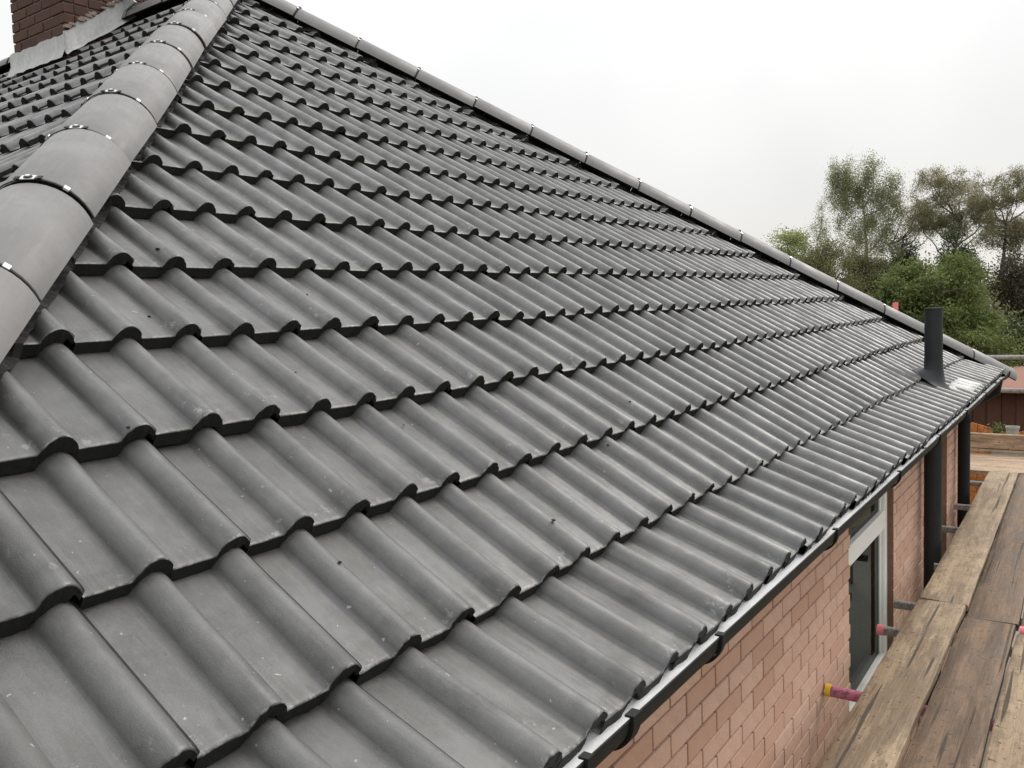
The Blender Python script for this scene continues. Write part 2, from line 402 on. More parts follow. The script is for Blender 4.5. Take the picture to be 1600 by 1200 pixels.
def tile_bm(seed, eave=False):
    """one double-roll tile; local x along the eave, y up the slope, z normal"""
    r = random.Random(seed)
    bm = bmesh.new(); uvl = bm.loops.layers.uv.new('UVMap')
    nx = len(XS); rows = []
    nz = [r.uniform(-1, 1) for _ in XS]
    for k, u in enumerate(US):
        row = []
        for i, xx in enumerate(XS):
            z = prof(xx)
            if i >= nx - 1: z = -ROLL_H + 0.013               # lip of the interlock stops short of the next tile
            if k == 0: z -= 0.0026 + 0.0014 * nz[i]
            if k == 1: z -= 0.0006
            y = u + (0.0022 * nz[i] if k == 0 else 0)
            row.append(bm.verts.new((xx, y, z)))
        rows.append(row)
    low = []
    for i, xx in enumerate(XS):
        th = THICK + 0.0032 * r.uniform(-1, 1)
        if xx > 0.285: th = 0.015
        low.append(bm.verts.new((xx, 0.003 + 0.002 * r.uniform(-1, 1), rows[0][i].co.z - th)))
    back = [bm.verts.new((xx, 0.08, rows[0][i].co.z - THICK)) for i, xx in enumerate(XS)]
    def quad(a, b, c, d, mi):
        f = bm.faces.new((a, b, c, d)); f.material_index = mi
        f.smooth = mi == 0
        for lp in f.loops: lp[uvl].uv = (lp.vert.co.x, lp.vert.co.y)
    for k in range(len(US) - 1):
        for i in range(nx - 1): quad(rows[k][i], rows[k][i + 1], rows[k + 1][i + 1], rows[k + 1][i], 1 if k == 0 and False else 0)
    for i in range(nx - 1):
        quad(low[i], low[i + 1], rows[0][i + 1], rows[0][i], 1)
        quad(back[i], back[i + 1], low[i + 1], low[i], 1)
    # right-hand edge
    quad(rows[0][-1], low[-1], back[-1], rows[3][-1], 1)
    for ed in bm.edges:
        if len(ed.link_faces) == 2 and ed.calc_face_angle(0) > math.radians(50): ed.smooth = False
    return bm
VAR = 6
TILE_ME = []
for k in range(VAR):
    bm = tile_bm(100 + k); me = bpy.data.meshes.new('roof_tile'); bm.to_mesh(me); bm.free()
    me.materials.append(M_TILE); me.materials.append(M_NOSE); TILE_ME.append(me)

tiles = []      # (frame, local matrix, variant, cut planes, score, course)
CUT = 0.045
def corners(Fm, L):
    return [Fm @ L @ Vector(p) for p in ((0, 0, -0.02), (0.3, 0, -0.02), (0.3, GAUGE, -0.02), (0, GAUGE, -0.02))]
def score(Fm, L):
    ps = []
    for w in corners(Fm, L):
        a, b, d = proj(w)
        if d < 0.15: return 0.0
        ps.append((min(max(a, -30), 1630), min(max(b, -30), 1230)))
    ar = 0
    for i in range(4):
        (x0, y0), (x1, y1) = ps[i], ps[(i + 1) % 4]; ar += x0 * y1 - x1 * y0
    return abs(ar) / 2
def lay(Fm, smin, smax, left_hip, right_hip, keep=None):
    ncourse = int(RUN / CT / GAUGE) + 1
    for i in range(ncourse):
        u0 = i * GAUGE
        for m_ in range(int(smin / 0.3) - 2, int(smax / 0.3) + 3):
            s0 = 0.3 * m_ - 0.273
            lo = left_hip(u0) if left_hip else smin
            hi = right_hip(u0) if right_hip else smax
            lo2 = left_hip(u0 + 0.405) if left_hip else smin
            hi2 = right_hip(u0 + 0.405) if right_hip else smax
            if s0 + 0.3 < min(lo, lo2) + CUT or s0 > max(hi, hi2) - CUT: continue
            j = lambda a: rnd.uniform(-a, a)
            if i == 0:
                tilt, n0, uu = 0.265, 0.047 + 0.0022 * max(0, s0), 0.014
            else:
                tilt, n0, uu = 0.035 / GAUGE, 0.0, u0
            L = Matrix.Translation((s0 + j(0.0012), uu + j(0.005), n0 + j(0.0026))) @ Matrix.Rotation(-math.atan(tilt) + j(0.006), 4, 'X') @ Matrix.Rotation(j(0.010), 4, 'Y') @ Matrix.Rotation(j(0.006), 4, 'Z')
            cut = (left_hip and s0 < max(lo, lo2) + CUT + 0.01) or (right_hip and s0 + 0.3 > min(hi, hi2) - CUT - 0.01)
            if keep and not keep(Fm @ L @ Vector((0.15, 0.15, 0))): continue
            tiles.append([Fm, L, rnd.randrange(VAR), (left_hip, right_hip) if cut else None, score(Fm, L), i])
lay(F_MAIN, S_L, S_R, lambda u: S_L + CT * u, lambda u: S_R - CT * u)
n_main = len(tiles)
def keep_left(w):
    a, b, d = proj(w)
    return d > 0.3 and a > -900 and b < 900
lay(F_LEFT, -9.0, 0.0, None, lambda u: 0.0 - CT * u, keep_left)
def cut_bm(bm, L, hips):
    bm.transform(L)
    for hip, sg in ((hips[0], 1), (hips[1], -1)):
        if not hip: continue
        p = Vector((hip(0) + sg * CUT, 0, 0)); nrm = Vector((sg, -CT, 0)).normalized()
        bmesh.ops.bisect_plane(bm, geom=bm.verts[:] + bm.edges[:] + bm.faces[:], plane_co=p, plane_no=nrm, clear_inner=True)
    bm.transform(L.inverted())
    return bm
# roof underlay (the roof part itself), 9 cm below the crowns
UND = -0.105
def pl(Fm, s_, u): return Fm @ Vector((s_, u, UND))
XB = -15.0
zoff = UND / CT
rb = MB()
IN = 0.12; zin = zoff + IN * ST / CT
A, B_, C_, D_ = (-IN, S_L + IN, zin), (-IN, S_R - IN, zin), (XB + IN, S_R - IN, zin), (XB + IN, S_L + IN, zin)
P1, P2 = (-RUN, APEX_Y, APEX_Z + zoff), (XB + RUN, APEX_Y, APEX_Z + zoff)
rb.add([A, B_, C_, D_, P1, P2], [(0, 1, 4), (3, 0, 4, 5), (1, 2, 5, 4), (2, 3, 5)])
roof = inhouse(rb.build('roof', M_UNDER))
order = sorted(range(len(tiles)), key=lambda k: -tiles[k][4])
single = set(order[:300])
rest = bmesh.new()
rest_verts = []
for k, (Fm, L, var, hips, sc_, course) in enumerate(tiles):
    if k in single:
        if hips:
            bm = cut_bm(tile_bm(100 + var), L, hips)
            if not bm.faces: bm.free(); continue
            me = bpy.data.meshes.new('roof_tile'); bm.to_mesh(me); bm.free()
            me.materials.append(M_TILE); me.materials.append(M_NOSE)
        else: me = TILE_ME[var]
        o = bpy.data.objects.new('roof_tile', me); o.matrix_world = Fm @ L
        col.objects.link(o); o.parent = roof
        o.matrix_parent_inverse = Matrix.Identity(4)
    else:
        bm = tile_bm(100 + var)
        if hips: cut_bm(bm, L, hips)
        bm.transform(Fm @ L)
        tmp = bpy.data.meshes.new('t'); bm.to_mesh(tmp); bm.free(); rest.from_mesh(tmp); bpy.data.meshes.remove(tmp)
me = bpy.data.meshes.new('roof_tile_field'); rest.to_mesh(me); rest.free()
me.materials.append(M_TILE); me.materials.append(M_NOSE)
o = link(bpy.data.objects.new('roof_tile_field', me), roof); o['kind'] = 'stuff'
# far slopes: plain tiled sheet just above the underlay (never faces the camera)
fs = MB(); k = 0.05
fs.add([(0, S_R, zoff + k), (XB, S_R, zoff + k), (XB + RUN, APEX_Y, APEX_Z + zoff + k), (-RUN, APEX_Y, APEX_Z + zoff + k)], [(0, 1, 2, 3)])
fs.build('rear_slope', M_TILE, roof)

# ------------------------------------------------------------------ hip and ridge tiles
def surf(s_, u):
    """height of the tiled surface above the plane of the crowns"""
    i = max(0, math.floor(u / GAUGE)); f = u - i * GAUGE
    xx = (s_ + 0.273) % 0.3
    return prof(xx) - f * 0.035 / GAUGE
def hip_frame(p0, p1):
    a = (Vector(p1) - Vector(p0)).normalized()
    h = a.cross(Vector((0, 0, 1))).normalized()
    return a, h, h.cross(a)
HW, HDROP, HCROWN = 0.128, 0.104, 0.068
HR = (HW * HW + HDROP * HDROP) / (2 * HDROP)
def hip_mesh(length, seed):
    r = random.Random(seed); mb = MB(); n = 18; amax = math.asin(HW / HR)
    ys = [0.0, 0.006, length * 0.5, length - 0.006, length]
    for k, y in enumerate(ys):
        dr = 0.004 if k in (0, 4) else 0.0
        for i in range(n + 1):
            t = -amax + 2 * amax * i / n
            mb.v.append(((HR - dr) * math.sin(t), y, (HR - dr) * math.cos(t) - HR))
    ins = len(mb.v)
    for y in (0.0, length):
        for i in range(n + 1):
            t = -amax + 2 * amax * i / n
            mb.v.append(((HR - 0.02) * math.sin(t), y, (HR - 0.02) * math.cos(t) - HR))
    w = n + 1
    for k in range(len(ys) - 1):
        for i in range(n):
            mb.f.append((k * w + i, k * w + i + 1, (k + 1) * w + i + 1, (k + 1) * w + i)); mb.m.append(0)
    for i in range(n):
        mb.f.append((ins + i, ins + i + 1, i + 1, i)); mb.m.append(1)
        mb.f.append((ins + w + i + 1, ins + w + i, 4 * w + i, 4 * w + i + 1)); mb.m.append(1)
        mb.f.append((ins + i + 1, ins + i, ins + w + i, ins + w + i + 1)); mb.m.append(1)
    for i in (0, n):
        q = (ins + i, i, 4 * w + i, ins + w + i)
        mb.f.append(q if i == 0 else q[::-1]); mb.m.append(1)
    me = mb.mesh('hip_tile', [M_HIP, M_NOSE]); auto_smooth(me, 40)
    uv = me.uv_layers.new(name='UVMap')
    for lp in me.loops: uv.data[lp.index].uv = me.vertices[lp.vertex_index].co[:2]
    return me
PITCHH = 0.459
HIPME = hip_mesh(PITCHH - 0.009, 1)
def seal_mesh():
    mb = MB(); n = 18; amax = math.asin(HW / HR) * 0.99
    for y, dr in ((-0.008, -0.0015), (-0.0072, 0.0008), (-0.0008, 0.0012), (0.0, -0.0015)):
        for i in range(n + 1):
            t = -amax + 2 * amax * i / n
            mb.v.append(((HR + dr) * math.sin(t), y, (HR + dr) * math.cos(t) - HR))
    w = n + 1
    for k in range(3):
        for i in range(n): mb.f.append((k * w + i, k * w + i + 1, (k + 1) * w + i + 1, (k + 1) * w + i)); mb.m.append(0)
    return mb.mesh('seal_strip', M_PVC, True)
SEALME = seal_mesh()
def clamp_mesh():
    mb = MB()
    mb.box((-0.016, -0.014, 0.0012), (0.016, 0.012, 0.0036))
    for sx in (-1, 1): mb.box((sx * 0.026 - 0.005, -0.010, 0.0002), (sx * 0.026 + 0.005, 0.008, 0.0030), 1)
    mb.tube([(0, -0.001, 0.004), (0, -0.001, 0.0050)], 0.0105, 16, 1)
    mb.tube([(0, -0.001, 0.0053), (0, -0.001, 0.0085)], 0.0060, 6, 0)
    me = mb.mesh('screw_clamp', [M_STEEL, M_PVC]); return me
CLAMPME = clamp_mesh()
def clip_mesh(t):
    mb = MB(); c2, s2 = math.cos(t), math.sin(t)
    def tr(p): return ((HR + p[2]) * s2 + p[0] * c2, p[1], (HR + p[2]) * c2 - HR - p[0] * s2)
    tmp = MB().box((-0.007, -0.011, -0.002), (0.007, 0.006, 0.0036))
    mb.add([tr(p) for p in tmp.v], tmp.f); return mb.mesh('side_clip', M_STEEL)
CLIPME = [clip_mesh(-0.66), clip_mesh(0.66)]
def place_part(name, me, parent):
    o = bpy.data.objects.new(name, me); col.objects.link(o); o.parent = parent; return o
def hip_run(p0, p1, start, seed, with_clips=True, pitch=PITCHH, end=None):
    a, h, nn = hip_frame(p0, p1); r = random.Random(seed)
    Ltot = (Vector(p1) - Vector(p0)).length if end is None else end
    t = start; first = True
    while t < Ltot - 0.02:
        ln = min(PITCHH - 0.009, Ltot - t)
        y0 = t
        if first and start < 0: y0 = t
        me = HIPME if ln > PITCHH - 0.012 else hip_mesh(ln, 3)
        o = bpy.data.objects.new('hip_tile', me); col.objects.link(o)
        jig = lambda s_: r.uniform(-s_, s_)
        mw = Matrix((( h.x, a.x, nn.x, 0), (h.y, a.y, nn.y, 0), (h.z, a.z, nn.z, 0), (0, 0, 0, 1)))
        pos = Vector(p0) + a * y0 + nn * (HCROWN + jig(0.002))
        mw = Matrix.Translation(pos) @ mw @ Matrix.Rotation(jig(0.014), 4, 'Z') @ Matrix.Rotation(jig(0.008), 4, 'X') @ Matrix.Rotation(jig(0.02), 4, 'Y')
        o.parent = house; o.matrix_parent_inverse = Matrix.Translation(-house.location); o.matrix_world = mw
        o.matrix_basis = mw
        if not first:
            place_part('seal_strip', SEALME, o); place_part('screw_clamp', CLAMPME, o)
            if with_clips:
                for q in (0, 1): place_part('side_clip', CLIPME[q], o)
        first = False
        t += pitch
HL0, HA = (0, S_L, 0), (-RUN, APEX_Y, APEX_Z)
HR0 = (0, S_R, 0)
hip_run(HL0, HA, 2.273 - 5 * PITCHH, 5, pitch=0.465)
hip_run(HR0, HA, 0.02 - 0.05, 6)
hip_run(HA, (XB + RUN, APEX_Y, APEX_Z), 0.12, 7)
# pleated roll under the hip tiles, dressed over the tiles
def pleat(Fm, s_of_u, sg, u0, u1, seed):
    r = random.Random(seed); mb = MB(); n = int((u1 - u0) / 0.008); W_ = [0.03, 0.080, 0.108, 0.124, 0.137]
    perp = Vector((sg, -CT)).normalized(); w = len(W_)
    for k in range(n + 1):
        u = u0 + (u1 - u0) * k / n; rip = 0.0035 * math.sin(u * 2 * math.pi / 0.022 + r.uniform(-0.6, 0.6))
        for q, d in enumerate(W_):
            d2 = d + (r.uniform(-0.002, 0.002) if q == w - 1 else 0)
            s_, uu = s_of_u(u) + perp.x * d2, u + perp.y * d2
            base = sum(max(surf(s_ + a_, uu + 0.004), surf(s_ + a_, uu - 0.016)) for a_ in (-0.016, -0.008, 0, 0.008, 0.016)) / 5
            n_ = base + 0.004 + (0.0 if q == w - 1 else rip + 0.006 * (1 - q / 4)) + r.uniform(0, 0.0012)
            mb.v.append(tuple(Fm @ Vector((s_, uu, n_))))
    for k in range(n):
        for q in range(w - 1):
            f = (k * w + q, k * w + q + 1, (k + 1) * w + q + 1, (k + 1) * w + q)
            mb.f.append(f if sg > 0 else f[::-1]); mb.m.append(0)
    return inhouse(mb.build('hip_roll', M_ROLL))
pleat(F_MAIN, lambda u: S_L + CT * u, 1, 0.3, RUN / CT - 0.2, 1)
pleat(F_MAIN, lambda u: S_R - CT * u, -1, 0.1, RUN / CT - 0.2, 2)
pleat(F_LEFT, lambda u: -CT * u, -1, 0.3, RUN / CT - 0.2, 3)

# ------------------------------------------------------------------ gutter, fascia, membrane
def sweep(profile, y0, y1, ny=2, wob=0.0, seed=0, closed=False):
    mb = MB(); r = random.Random(seed); w = len(profile)
    for k in range(ny + 1):
        y = y0 + (y1 - y0) * k / ny
        for (px, pz) in profile: mb.v.append((px + r.uniform(-wob, wob), y, pz + r.uniform(-wob, wob)))
    for k in range(ny):
        for i in range(w if closed else w - 1):
            i2 = (i + 1) % w
            mb.f.append((k * w + i, k * w + i2, (k + 1) * w + i2, (k + 1) * w + i)); mb.m.append(0)
    if closed:
        mb.f.append(tuple(reversed(range(w)))); mb.m.append(0); mb.f.append(tuple(ny * w + i for i in range(w))); mb.m.append(0)
    return mb
GX, GZc, GR = -0.002, 0.030, 0.057
def arc(r_, a0, a1, n, cx=GX, cz=GZc): return [(cx + r_ * math.cos(math.radians(a0 + (a1 - a0) * k / n)), cz + r_ * math.sin(math.radians(a0 + (a1 - a0) * k / n))) for k in range(n + 1)]
gprof = arc(GR, -155, 0, 20) + [(GX + GR + 0.0015, GZc + 0.001), (GX + GR + 0.0015, GZc + 0.005), (GX + GR - 0.002, GZc + 0.005), (GX + GR - 0.003, GZc)] + arc(GR - 0.003, 0, -155, 20)[1:]
gut = inhouse(sweep(gprof, S_L - 0.1, S_R + 0.05, 1, closed=True).build('gutter', M_PVC, smooth=35))
for gy in (-1.0, -0.13, 0.03, 0.43, 1.36, 2.32, 3.30, 4.28, 5.26, 6.24, 6.95):
    wd = 0.009 if gy not in (0.03,) else 0.014
    bp = arc(GR + 0.007, -150, 4, 20) + [(GX + GR + 0.008, GZc + 0.011), (GX + GR - 0.010, GZc + 0.011), (GX + GR - 0.010, GZc + 0.007), (GX + GR + 0.001, GZc + 0.007)] + arc(GR + 0.001, 0, -150, 20)
    sweep(bp, gy - wd, gy + wd, 1, closed=True).build('gutter_bracket', M_PVC, gut, smooth=35)
# return gutter round the far corner
ret = MB()
for k in range(2):
    xx = 0.05 if k == 0 else -5.0
    for (px, pz) in gprof: ret.v.append((xx, S_R - 0.005 + px, pz))
w = len(gprof)
for i in range(w): ret.f.append((i, (i + 1) % w, w + (i + 1) % w, w + i)); ret.m.append(0)
ret.f.append(tuple(range(w))); ret.m.append(0)
inhouse(ret.build('gutter', M_PVC, smooth=35))
mp = [(-0.05, -0.004), (-0.03, -0.010), (0.0, -0.0165), (0.018, -0.010), (0.034, 0.003), (0.046, 0.018), (0.0515, 0.031)]
memb = inhouse(sweep(mp, S_L, 3.2, 60, 0.0012, 4).build('eaves_membrane', M_MEMB, smooth=True))
mp2 = [(a, b + 0.003) for a, b in mp]
inhouse(sweep(mp2, 3.2, S_R - 0.02, 90, 0.0045, 5).build('eaves_membrane', M_MEMB, smooth=True))
fas = inhouse(MB().box((-0.085, S_L + 0.1, -0.115), (-0.056, S_R - 0.06, -0.012)).build('fascia_board', M_FASCIA))
inhouse(MB().box((-0.30, S_L + 0.1, -0.110), (-0.0855, S_R - 0.06, -0.095)).build('soffit', M_FASCIA))

# ------------------------------------------------------------------ wall with bricks and windows
XW = -0.29
WY0, WY1 = S_L + 0.29, S_R - 0.16
WINS = [(3.0, 4.04, -1.42, -0.09), (5.14, 6.10, -1.42, -0.09)]
wb = MB(); back = XW - 0.008
ys = [WY0, WINS[0][0], WINS[0][1], WINS[1][0], WINS[1][1], WY1]
for a, b in ((0, 1), (2, 3), (4, 5)): wb.box((back - 0.22, ys[a], GZ), (back, ys[b], -0.09))
for (a, b, z0, z1) in WINS: wb.box((back - 0.22, a, GZ), (back, b, z0 - 0.05))
wall = inhouse(wb.build('wall', M_MORTAR))
BL, BH = 0.228, 0.0735
bricks = []
for k in range(-4, 29):
    zc = -0.452 - k * BH
    if zc > -0.12 or zc < GZ + 0.03: continue
    off = 0.81 + (BL / 2 if k % 2 else 0)
    m0 = int((WY0 - off) / BL) - 1
    for m_ in range(m0, m0 + 42):
        a, b = off + m_ * BL + 0.005, off + (m_ + 1) * BL - 0.005
        a, b = max(a, WY0), min(b, WY1)
        segs = [(a, b)]
        for (wa, wb_, z0, z1) in WINS:
            if zc < z0 - 0.05: continue
            ns = []
            for (p, q) in segs:
                if q <= wa or p >= wb_: ns.append((p, q)); continue
                if p < wa: ns.append((p, wa))
                if q > wb_: ns.append((wb_, q))
            segs = ns
        for (p, q) in segs:
            if q - p > 0.02: bricks.append((p, q, zc))
def bscore(b):
    p, q, zc = b; c = np.array([XW, (p + q) / 2, zc])
    a0, b0, d = proj(c)
    if d < 0.2 or not (-20 < a0 < 1620 and -20 < b0 < 1230): return 0
    if zc < -0.93:
        t = (CAM[2] + 0.93) / (CAM[2] - zc)
        if (CAM + (c - CAM) * t)[0] > -0.10: return 0.001
    t = (CAM[0] - 0.05) / (CAM[0] - XW)
    if (CAM + (c - CAM) * t)[2] > 0.02: return 0.002
    return (q - p) / d / d
bo = sorted(bricks, key=lambda b: -bscore(b))
cache = {}
restb = MB()
for k, (p, q, zc) in enumerate(bo):
    ln = round(q - p, 3)
    if k < 300:
        if ln not in cache:
            cache[ln] = MB().box((-0.09, -ln / 2, -BH / 2 + 0.0045), (0, ln / 2, BH / 2 - 0.0045)).mesh('brick', M_BRICK, bevel=0.0028)
        o = bpy.data.objects.new('brick', cache[ln]); col.objects.link(o); o.parent = wall
        o.location = (XW + rnd.uniform(-0.0008, 0.0008), (p + q) / 2, zc + rnd.uniform(-0.001, 0.001))
        o.rotation_euler = (rnd.uniform(-0.005, 0.005), 0, rnd.uniform(-0.003, 0.003))
    else: restb.box((XW - 0.09, p, zc - BH / 2 + 0.0045), (XW + rnd.uniform(-0.002, 0.002), q, zc + BH / 2 - 0.0045))
restb.build('brick_field', M_BRICK, wall)['kind'] = 'stuff'
# other walls and the room behind the windows
ow = MB()
ow.box((XB + 0.3, WY0, GZ), (XB + 0.55, WY1, -0.17)); ow.box((XB + 0.551, WY0, GZ), (-0.55, WY0 + 0.25, -0.17)); ow.box((XB + 0.551, WY1 - 0.25, GZ), (-0.55, WY1, -0.17))
inhouse(ow.build('side_wall', M_WALLS))
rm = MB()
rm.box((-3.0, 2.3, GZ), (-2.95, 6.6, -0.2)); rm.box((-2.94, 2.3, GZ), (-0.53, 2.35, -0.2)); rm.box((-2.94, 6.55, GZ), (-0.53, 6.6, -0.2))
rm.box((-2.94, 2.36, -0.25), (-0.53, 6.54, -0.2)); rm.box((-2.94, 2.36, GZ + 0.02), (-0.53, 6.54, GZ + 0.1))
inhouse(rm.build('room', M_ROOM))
def window(wa, wb_, z0, z1, blind):
    root = empty('window', (0, 0, 0)); inhouse(root); root.matrix_basis = Matrix.Identity(4)
    x0, x1 = XW - 0.10, XW - 0.035
    f = MB(); zt = -0.575     # transom
    f.box((x0, wa, z0), (x1, wa + 0.045, z1)); f.box((x0, wb_ - 0.062, z0), (x1, wb_, z1))
    f.box((x0, wa + 0.046, z0), (x1 - 0.001, wb_ - 0.063, z0 + 0.055)); f.box((x0, wa + 0.046, zt - 0.05), (x1 - 0.001, wb_ - 0.063, zt + 0.055))
    f.box((x0, wa + 0.046, z1 - 0.03), (x1 - 0.001, wb_ - 0.063, z1))
    f.build('frame', M_WHITE, root, bevel=0.006)
    s_ = MB()   # sash rebates, a step back from the frame
    for (a, b) in ((z0 + 0.056, zt - 0.051), (zt + 0.056, z1 - 0.031)):
        s_.box((x0 + 0.01, wb_ - 0.094, a), (x1 - 0.02, wb_ - 0.072, b)); s_.box((x0 + 0.01, wa + 0.047, a), (x1 - 0.02, wa + 0.060, b))
    s_.build('sash', M_WHITE, root, bevel=0.004)
    g = MB()
    for (a, b) in ((z0 + 0.056, zt - 0.051), (zt + 0.056, z1 - 0.031)):
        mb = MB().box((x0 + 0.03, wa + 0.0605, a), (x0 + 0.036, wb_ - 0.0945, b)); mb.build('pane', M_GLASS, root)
    if blind:
        bl = MB()
        bl.box((x0 - 0.16, wa + 0.05, z0 + 0.05), (x0 - 0.15, wb_ - 0.1, z0 + 0.44)); bl.build('blind', M_BLIND, root)
        for q in range(3):
            zz = z0 + 0.12 + 0.13 * q
            MB().tube([(x0 - 0.143, wa + 0.06 + (wb_ - wa - 0.2) * k / 8, zz - 0.012 * math.sin(math.pi * k / 8)) for k in range(9)], 0.004, 6).build('blind_cord', M_WHITE, root)
    MB().box((XW - 0.12, wa - 0.0, z0 - 0.05), (XW + 0.03, wb_ + 0.0, z0 - 0.002)).build('sill', M_WHITE, root, bevel=0.008)
    # reveal lining in brick colour
    MB().box((XW - 0.2, wb_ - 0.0035, z0), (XW - 0.004, wb_ - 0.0008, z1)).build('reveal', M_MORTAR, root)
for (a, b, z0, z1), bl in zip(WINS, (True, False)): window(a, b, z0, z1, bl)

# ------------------------------------------------------------------ chimney (part of the bungalow)
ch = empty('chimney'); inhouse(ch); ch.matrix_basis = Matrix.Identity(4)
CX0, CX1, CY0, CY1 = -6.22, -5.48, 2.235, 3.0
CZ0, CZ1 = 2.3, 4.3
MB().box((CX0 + 0.01, CY0 + 0.01, CZ0), (CX1 - 0.01, CY1 - 0.01, CZ1)).build('mortar_core', M_CMORT, ch)
cb = {}
def cbrick(ax, p, q, zc, fixed):
    ln = round(q - p, 3); key = (ax, ln)
    if key not in cb:
        mb = MB()
        if ax == 0: mb.box((-ln / 2, 0, -0.0325), (ln / 2, 0.08, 0.0325))
        else: mb.box((-0.08, -ln / 2, -0.0325), (0, ln / 2, 0.0325))
        cb[key] = mb.mesh('brick', M_CBRICK, bevel=0.005)
    o = bpy.data.objects.new('brick', cb[key]); col.objects.link(o); o.parent = ch
    o.location = ((p + q) / 2, fixed + rnd.uniform(-0.003, 0.003), zc) if ax == 0 else (fixed + rnd.uniform(-0.003, 0.003), (p + q) / 2, zc)
    o.rotation_euler = (0, 0, rnd.uniform(-0.01, 0.01))
for k in range(0, 26):
    zc = 2.40 + k * 0.0755
    for ax, lo, hi, fx in ((0, CX0, CX1, CY0), (1, CY0 + 0.082, CY1, CX1)):
        p = lo; first = True
        ln0 = 0.215 if (k + ax) % 2 else 0.1025
        while p < hi - 0.02:
            q = min(p + (ln0 if first else 0.215), hi); first = False
            cbrick(ax, p, q, zc, fx); p = q + 0.01
def slope_z(y): return (y - S_L) * ST / CT
# lead apron in front and stepped flashing up the side
fl = MB(); r = random.Random(9)
n = 16
for k in range(n + 1):
    xx = CX0 - 0.05 + (CX1 - CX0 + 0.07) * k / n; wv = r.uniform(-0.006, 0.006)
    zt = slope_z(CY0) + 0.145 + r.uniform(-0.008, 0.008)
    fl.v += [(xx, CY0 - 0.010 + wv * 0.4, zt), (xx, CY0 - 0.012 + wv, slope_z(CY0) + 0.05), (xx, CY0 - 0.05, slope_z(CY0 - 0.05) + 0.004 + wv)]
for k in range(n):
    for q in range(2): fl.f.append((3 * k + q, 3 * k + q + 1, 3 * (k + 1) + q + 1, 3 * (k + 1) + q)); fl.m.append(0)
fl.build('lead_apron', M_LEAD, ch, smooth=True)
sf = MB(); n = 14
for k in range(n + 1):
    yy = CY0 - 0.02 + (APEX_Y - 0.02 - CY0 + 0.02) * k / n; wv = r.uniform(-0.006, 0.006)
    sf.v += [(CX1 + 0.008 + wv * 0.4, yy, slope_z(yy) + 0.165 + 0.03 * (int(k / 3) % 2) + r.uniform(-0.008, 0.008)), (CX1 + 0.012 + wv, yy, slope_z(yy) + 0.03), (CX1 + 0.045, yy, slope_z(yy) + 0.004 + wv)]
for k in range(n):
    for q in range(2): sf.f.append((3 * k + q + 1, 3 * k + q, 3 * (k + 1) + q, 3 * (k + 1) + q + 1)); sf.m.append(0)
sf.build('stepped_flashing', M_LEAD, ch, smooth=True)
# crumbly mortar fillet over the lead, and the saddle piece at the ridge
mf = MB()
for k in range(26):
    yy = r.uniform(CY0, APEX_Y - 0.05)
    c0 = Vector((CX1 + 0.006, yy, slope_z(yy) + 0.185)); s0 = r.uniform(0.006, 0.016)
    mf.box(tuple(c0 - Vector((s0, s0 * 1.6, s0 * 0.7))), tuple(c0 + Vector((s0, s0 * 1.6, s0 * 0.7))))
mf.build('mortar_fillet', M_CMORT, ch, bevel=0.002)['kind'] = 'stuff'
sd_ = MB()
zr = APEX_Z + HCROWN
sd_.add([(CX1 + 0.012, APEX_Y - 0.10, zr - 0.05), (CX1 + 0.012, APEX_Y - 0.10, zr + 0.12), (CX1 + 0.20, APEX_Y - 0.125, zr - 0.03),
         (CX1 + 0.012, APEX_Y - 0.08, zr - 0.05), (CX1 + 0.012, APEX_Y - 0.08, zr + 0.12), (CX1 + 0.20, APEX_Y - 0.105, zr - 0.03)],
        [(0, 2, 1), (3, 4, 5), (0, 1, 4, 3), (1, 2, 5, 4), (2, 0, 3, 5)])
sd_.build('lead_saddle', M_LEAD, ch)

# ------------------------------------------------------------------ soil pipe, vent, downpipe
SPX, SPY = -0.212, 4.90
vp = tag(empty('vent_pipe', (SPX, SPY, GZ)), 'black round soil pipe rising up the brick wall and out through the roof tiles', 'pipe')
def world_child(o, root):
    o.parent = root; o.matrix_parent_inverse = Matrix.Translation(-Vector(root.location)); return o
world_child(MB().tube([(SPX, SPY, GZ + 0.05), (SPX, SPY, -0.02)], 0.0545, 28).build('soil_pipe', M_PIPE, smooth=40), vp)
world_child(MB().tube([(SPX, SPY, 0.0), (SPX, SPY, 0.615), (SPX, SPY, 0.616), (SPX, SPY, 0.622)], [0.0545, 0.0545, 0.058, 0.058], 28).build('vent_stack', M_PIPE, smooth=40), vp)
cone = MB(); seg = 28
def roofpt(s_, u, n_): return F_MAIN @ Vector((s_, u, n_))
vu = -(SPX) / CT
ringz = []
for k, (rr, hh) in enumerate(((0.0555, 0.15), (0.058, 0.085), (0.072, 0.035), (0.105, 0.002))):
    for i in range(seg):
        t = 2 * math.pi * i / seg
        x_, y_ = SPX + rr * math.cos(t) * (1.2 if k == 3 else 1), SPY + rr * math.sin(t) * (1.25 if k == 3 else 1)
        zpl = -x_ * ST / CT - 0.004
        z_ = zpl + hh if k > 1 else (-SPX * ST / CT - 0.004 + hh)
        cone.v.append((x_, y_, z_))
for k in range(3):
    for i in range(seg): cone.f.append((k * seg + i, (k + 1) * seg + i, (k + 1) * seg + (i + 1) % seg, k * seg + (i + 1) % seg)); cone.m.append(0)
world_child(cone.build('vent_collar', M_PIPE, smooth=True), vp)
tag(MB().box((0, 0, 0), (0.34, 0.17, 0.003)).build('lead_offcut', simple('pale_sheet', (0.48, 0.47, 0.45), (0.58, 0.57, 0.54), 9, 0.6, 0.6, 0.01)),
    'pale rectangular sheet lying on the tiles below the black vent pipe', 'sheet')
